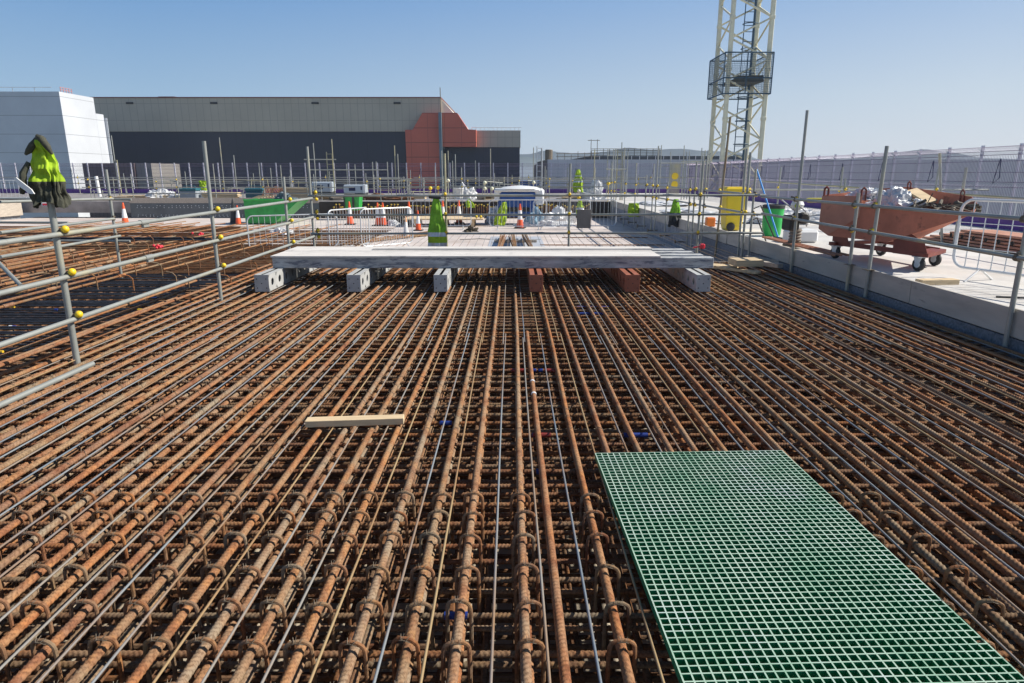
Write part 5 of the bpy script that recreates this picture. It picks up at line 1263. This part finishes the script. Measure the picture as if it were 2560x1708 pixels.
# mushroom caps in the middle
for i, (x, y, mt_) in enumerate(((1212, 457, WCAP), (1212, 472, WCAP), (1230, 472, WCAP), (1242, 476, WCAP), (1334, 457, WCAP), (1333, 476, YCAP), (1447, 494, YCAP), (1447, 478, WCAP), (1521, 459, YCAP), (1191, 542, YCAP), (1202, 542, YCAP), (1095, 470, YCAP), (1076, 471, YCAP), (1120, 452, WCAP), (1240, 495, YCAP))):
    Yc = 36.7 if y < 530 else 14.42
    p = at(x, y, Y=Yc); r = 4.6 / F * Yc * (1 if y < 530 else .75); m = MB(); m.ball((0, 0, 0), r, 12); m.tube([(0, 0, -r), (0, 0, (TOP - p.z) if y < 530 else -r * 1.3)], .014, 6)
    tag(m.build('end_cap', mt_, smooth=True, loc=p), ('round cream cap on a thin bar above the platform edge', 'round yellow cap on a thin bar above the platform edge')[mt_ is YCAP] if y < 530 else 'round yellow cap under the middle cross rail', 'cap', ('cream caps above the platform', 'yellow caps above the platform')[mt_ is YCAP] if y < 530 else 'caps under the cross rail')
# green skip
e = empty('green_skip', (at(690, 545, Y=33).x, 33.0, PIT), 0, 'green boat-shaped skip full of scrap on the left behind the railing', 'skip')
m = MB(); tr_ = [(-1.15, .05), (.2, .05), (1.5, 1.15), (-1.15, 1.15)]
S_ = 1.0; m.prism(tr_, (0, -.9, 0), (1, 0, 0), (0, 0, 1), (0, 1, 0), .04); m.prism(tr_, (0, .86, 0), (1, 0, 0), (0, 0, 1), (0, 1, 0), .04)
for p_, q_ in (((-1.15, 1.15), (-1.15, .05)), ((-1.15, .05), (.2, .05)), ((.2, .05), (1.5, 1.15))):
    m.add([(p_[0], -.86, p_[1]), (q_[0], -.86, q_[1]), (q_[0], .86, q_[1]), (p_[0], .86, p_[1])], [(0, 1, 2, 3)])
m.tube([(-1.17, -.92, 1.15), (1.52, -.92, 1.15)], .04, 6); m.build('tub', GREENP, e)
m = MB()
for x in (-.9, .2): m.bbox((x, 0, .03), (.16, 1.7, .06), .01)
m.build('skid', BLACKP, e)
lump('scrap_heap', Vector(e.location) + Vector((.5, 0, .95)), (.8, .6, .42), simple('net_scrap', (.16, .20, .22), .7, 0, .5, 14, .6), 'grey netting and scrap piled in the green skip', 'scrap', 51, 36, .4)
m = MB()
for k in range(6): m.box((-.9 + k * .1, 0, 1.2 + .02 * k), (.06, .9, .03), rz=.7 + .1 * k)
o = m.build('timber_scraps', TIMBER, loc=e.location); tag(o, 'timber offcuts on top of the load in the green skip', 'timber', )
# second green tub and bags near the corner
p = at(884, 520, Y=35.6)
e = empty('green_tub', (p.x, 35.6, PIT), 0, 'small green tub with black straps behind the lone cone', 'tub'); m = MB(); m.lathe([(.44, .5), (.50, .55), (.60, 1.20), (.61, 1.22)], n=4, M=Matrix.Rotation(.78, 3, 'Z')); m.build('body', GREENP, e)
m = MB(); m.box((-.36, -.44, .9), (.06, .03, .62)); m.box((.1, -.44, .9), (.10, .03, .62)); m.bbox((0, 0, 1.24), (.92, .92, .05), .01); m.build('strap', BLACKP, e)
# site machines on the platform: white heater boxes
def heater(x0, x1, ytop, ybot, lb, Yd=38.6):
    a_, b_ = at(x0, ytop, Y=Yd), at(x1, ybot, Y=Yd); w_, h_ = b_.x - a_.x, a_.z - b_.z
    e = empty('generator', ((a_.x + b_.x) / 2, Yd, b_.z), 0, lb, 'generator'); m = MB(); m.bbox((0, .4, h_ / 2 + .0), (w_, .8, h_), .05); m.build('housing', simple('pale_housing', (.46, .52, .57), .45, .1, .05, 2, 0) if 'pale_housing' not in bpy.data.materials else bpy.data.materials['pale_housing'], e)
    m = MB(); m.bbox((0, .4, -.09), (w_ * .98, .78, .18), .02); m.build('base', BLACKP, e)
    m = MB(); m.bbox((-w_ * .1, -.012, h_ * .5), (w_ * .3, .02, h_ * .4), .004); m.bbox((w_ * .33, -.012, h_ * .6), (w_ * .06, .02, h_ * .4), .003); m.build('louvre', NAVYBAR, e)
    m = MB(); m.bbox((w_ * .46, -.015, h_ * .5), (w_ * .12, .03, h_ * .96), .01); m.build('end_panel', WHITE, e)
    for s in (-1, 1): m = MB(); m.bbox((s * w_ * .4, .4, (TOP - b_.z - .18) / 2 - .09), (.15, .7, max(.02, b_.z - .18 - TOP)), .01); m.build('stand', CLAMP, e)
heater(778, 831, 455, 481, 'pale generator box, left one, on the platform behind the left railing')
heater(858, 913, 462, 484, 'pale generator box, right one, on the platform behind the left railing')
# timber stacks
def stack(x, y, w_, n, lb, Yd=39.0, mat=TIMBER):
    p = at(x, y, Y=Yd); e = empty('timber_stack', (p.x, Yd, TOP), random.uniform(-.1, .1), lb, 'timber stack')
    for k in range(n): 
        m = MB(); m.bbox((random.uniform(-.08, .08), 0, .06 + k * .085), (w_ * random.uniform(.85, 1), .7, .06), .004, random.uniform(-.04, .04)); m.build('board', mat, e)
stack(745, 478, 2.2, 8, 'tall stack of boards on the platform left of the left generator')
stack(430, 490, 1.9, 2, 'low pile of boards at the far left of the platform'); stack(556, 485, 2.0, 5, 'stack of pale boards left of the green skip'); stack(350, 490, 2.4, 3, 'flat boards on the platform behind the far left cone')
stack(905, 495, 1.6, 3, 'boards under the right generator', 40); stack(1015, 490, 2.6, 2, 'low boards in the middle of the platform', 40)
# lean bars rack above skip
e = empty('bar_rack', (at(672, 475, Y=38.2).x, 38.2, TOP), 0, 'rack of short rusty bars standing aslant on the platform above the green skip', 'bar pile'); m = MB()
for k in range(16): m.tube([(-.55 + k * .075, 0, .0), (-.25 + k * .075, .25, .75 + .05 * math.sin(k))], .022, 6)
m.build('bars', simple('rack_rust', (.42, .19, .09), .7, 0, .2, 5, .1), e, smooth=True)
# machines: teal compressors on the platform
for i, (x, y, w_, lb) in enumerate(((476, 487, .95, 'grey and teal site toolbox on the platform'), (640, 484, 1.0, 'dark teal pump on the platform left of the bar rack'))):
    p = at(x, y, Y=38.6); e = empty('site_machine', (p.x, 38.6, TOP), 0, lb, 'machine')
    m = MB(); m.bbox((0, 0, .28), (w_, .6, .5), .05); m.build('body', (simple('grey_box', (.30, .33, .36), .6, 0, .1, 3, 0) if i == 0 else simple('teal_box', (.03, .12, .15), .5, 0, .2, 3, 0)), e)
    m = MB(); m.bbox((0, 0, .60), (w_ * 1.05, .64, .14), .03); m.tube([(-w_ * .4, 0, .67), (-w_ * .3, 0, .8), (w_ * .3, 0, .8), (w_ * .4, 0, .67)], .02, 6); m.build('lid', simple('teal_lid', (.02, .13, .16), .5, 0, .2, 3, 0), e)
for i, (x, y, s_, lb) in enumerate(((395, 487, (.9, .5, .75), 'white bag heap at the left of the platform'), (425, 490, (1.1, .5, .35), 'low white sheet beside the bag heap on the platform'), (510, 487, (.7, .5, .6), 'pale bag behind the teal-topped toolbox'), (1165, 478, (.55, .4, .95), 'brown and white torn bag beside the white bucket'), (1485, 480, (.75, .4, 1.0), 'white bulk bag on the platform in front of the pale shed'), (960, 492, (1.4, .5, .35), 'pile of brown offcuts on the platform behind the cone pair'))):
    p = at(x, y, Y=39); lump('bag', (p.x, 39, TOP), s_, SHEET if i != 5 else RUSTD, lb, 'bag', 60 + i, 28, .3)
p = at(1146, 484, Y=37.6); m = MB(); m.lathe([(.24, .0), (.29, .48), (.31, .5), (.31, .54)], n=18); tag(m.build('bucket', WHITE, smooth=True, loc=(p.x, 37.6, p.z - .25)), 'white bucket on the platform edge above the middle barrier', 'bucket')
# yellow mesh panel with orange discs
a_, b_ = at(1676, 411, Y=38.4), at(1697, 488, Y=38.4); m = MB(); W_, H_ = b_.x - a_.x, a_.z - b_.z
e = empty('mesh_panel_sign', (a_.x, 38.4, b_.z), 0, 'upright yellow mesh panel with orange discs left of the crane mast', 'mesh panel')
for k in range(9): m.box((W_ * k / 8, 0, H_ / 2), (.02, .02, H_))
for k in range(30): m.box((W_ / 2, .0, H_ * k / 29), (W_, .018, .02))
m.build('mesh', TUBEY, e)
for zz in (.35, .62):
    m = MB(); m.lathe([(.19, 0), (.19, .02), (0, .025)], (W_ * .5, -.03, H_ * zz), 14, M=Matrix.Rotation(math.pi / 2, 3, 'X')); m.build('disc', simple('disc_yellow', (.9, .60, .02), .5, 0, .05, 4, 0) if 'disc_yellow' not in bpy.data.materials else bpy.data.materials['disc_yellow'], e)
m = MB(); p = at(240, 441, Y=38); q = at(250, 492, Y=38); m.tube([p, q], .09, 10); tag(m.build('white_pipe', WHITE, smooth=True), 'thick white pipe standing upright behind the far left railing', 'pipe')
# second barrier row at far left on the side area
for i in range(3):
    p = at(30 + i * 40, 497, TOP); barrier((p.x, 36.5 + i, .0 + TOP), .2 * i, 'galvanised barrier far away at the left edge, ' + ('first', 'second', 'third')[i] + ' from the left', 1.9, 1.1, 9)

# hoses and leads lying on the decks
random.seed(12)
for i, (x, y, z, lb) in enumerate(((1150, 600, PIT, 'black lead snaking across the plywood deck right of the green vest'), (1330, 583, PIT, 'dark hose lying in front of the compressor barrier'), (930, 590, PIT, 'thin dark lead on the plywood near the close-barred barrier'), (2050, 560, TOP, 'dark lead on the right slab behind the red skip'), (2480, 735, TOP, 'thin lead on the right slab near the picture edge'))):
    p = at(x, y, z); pts = [p + Vector((.35 * k + .18 * math.sin(k * 1.7 + i), .35 * math.sin(k * .8 + i), .012)) for k in range(9)]
    m = MB(); m.tube(pts, .012, 6); tag(m.build('hose', BLACKP, smooth=True), lb, 'hose')
# small clutter scattered over the rear platform
random.seed(77)
for i in range(34):
    x = random.uniform(-22, 4.2); y = random.uniform(37.6, 42); m = MB(); L_ = random.uniform(.5, 2.6); n_ = random.randint(1, 5)
    for k in range(n_): m.bbox((random.uniform(-.1, .1), random.uniform(-.05, .05), .03 + k * .055), (L_ * random.uniform(.8, 1), random.uniform(.1, .3), .045), .004, random.uniform(-.15, .15))
    o = m.build('board_pile', (TIMBER, TIMBERD, RUSTD)[i % 3], loc=(x, y, TOP)); o.rotation_euler = (0, 0, random.uniform(-.6, .6))
    tag(o, ('little pile of pale boards among the clutter on the rear platform', 'little pile of weathered boards among the clutter on the rear platform', 'little pile of rusty flats among the clutter on the rear platform')[i % 3], 'board pile', ('pale board piles', 'weathered board piles', 'rusty flat piles')[i % 3] + ' on the rear platform')
for i in range(26):
    x = random.uniform(-24, 4.5); y = random.uniform(37.5, 44); m = MB(); hh = random.uniform(.45, 1.3); w_ = random.uniform(.4, 1.4)
    for s_ in (-1, 1): m.tube([(s_ * w_ / 2, 0, 0), (s_ * w_ / 2 * .9, random.uniform(-.2, .2), hh)], .024, 6)
    m.tube([(-w_ / 2 - .15, 0, hh * .9), (w_ / 2 + .15, 0, hh * random.uniform(.8, .95))], .024, 6)
    if i % 2: m.tube([(-w_ / 2, 0, .1), (w_ / 2, 0, hh * .8)], .02, 6)
    o = m.build('trestle', (TUBE, TUBEY)[i % 4 == 0], smooth=True, loc=(x, y, TOP)); o.rotation_euler = (0, 0, random.uniform(-.5, .5))
    tag(o, 'low tube trestle standing in the clutter of the rear platform', 'trestle', 'tube trestles on the rear platform')
# ------------------------------------------------------------------ AIR
hz = MB(); hz.box((500, 4300, 3.5), (17000, 9400, 33)); hzm, nt, nl, bs = new_mat('haze_air')
nt.remove(bs); pv = nt.new('ShaderNodeVolumePrincipled'); pv.inputs['Color'].default_value = (.80, .88, 1.0, 1); pv.inputs['Density'].default_value = .00042; pv.inputs['Anisotropy'].default_value = .2
nl.new(pv.outputs[0], nt['Material Output'].inputs['Volume']); tag(hz.build('haze', hzm), kind='stuff')
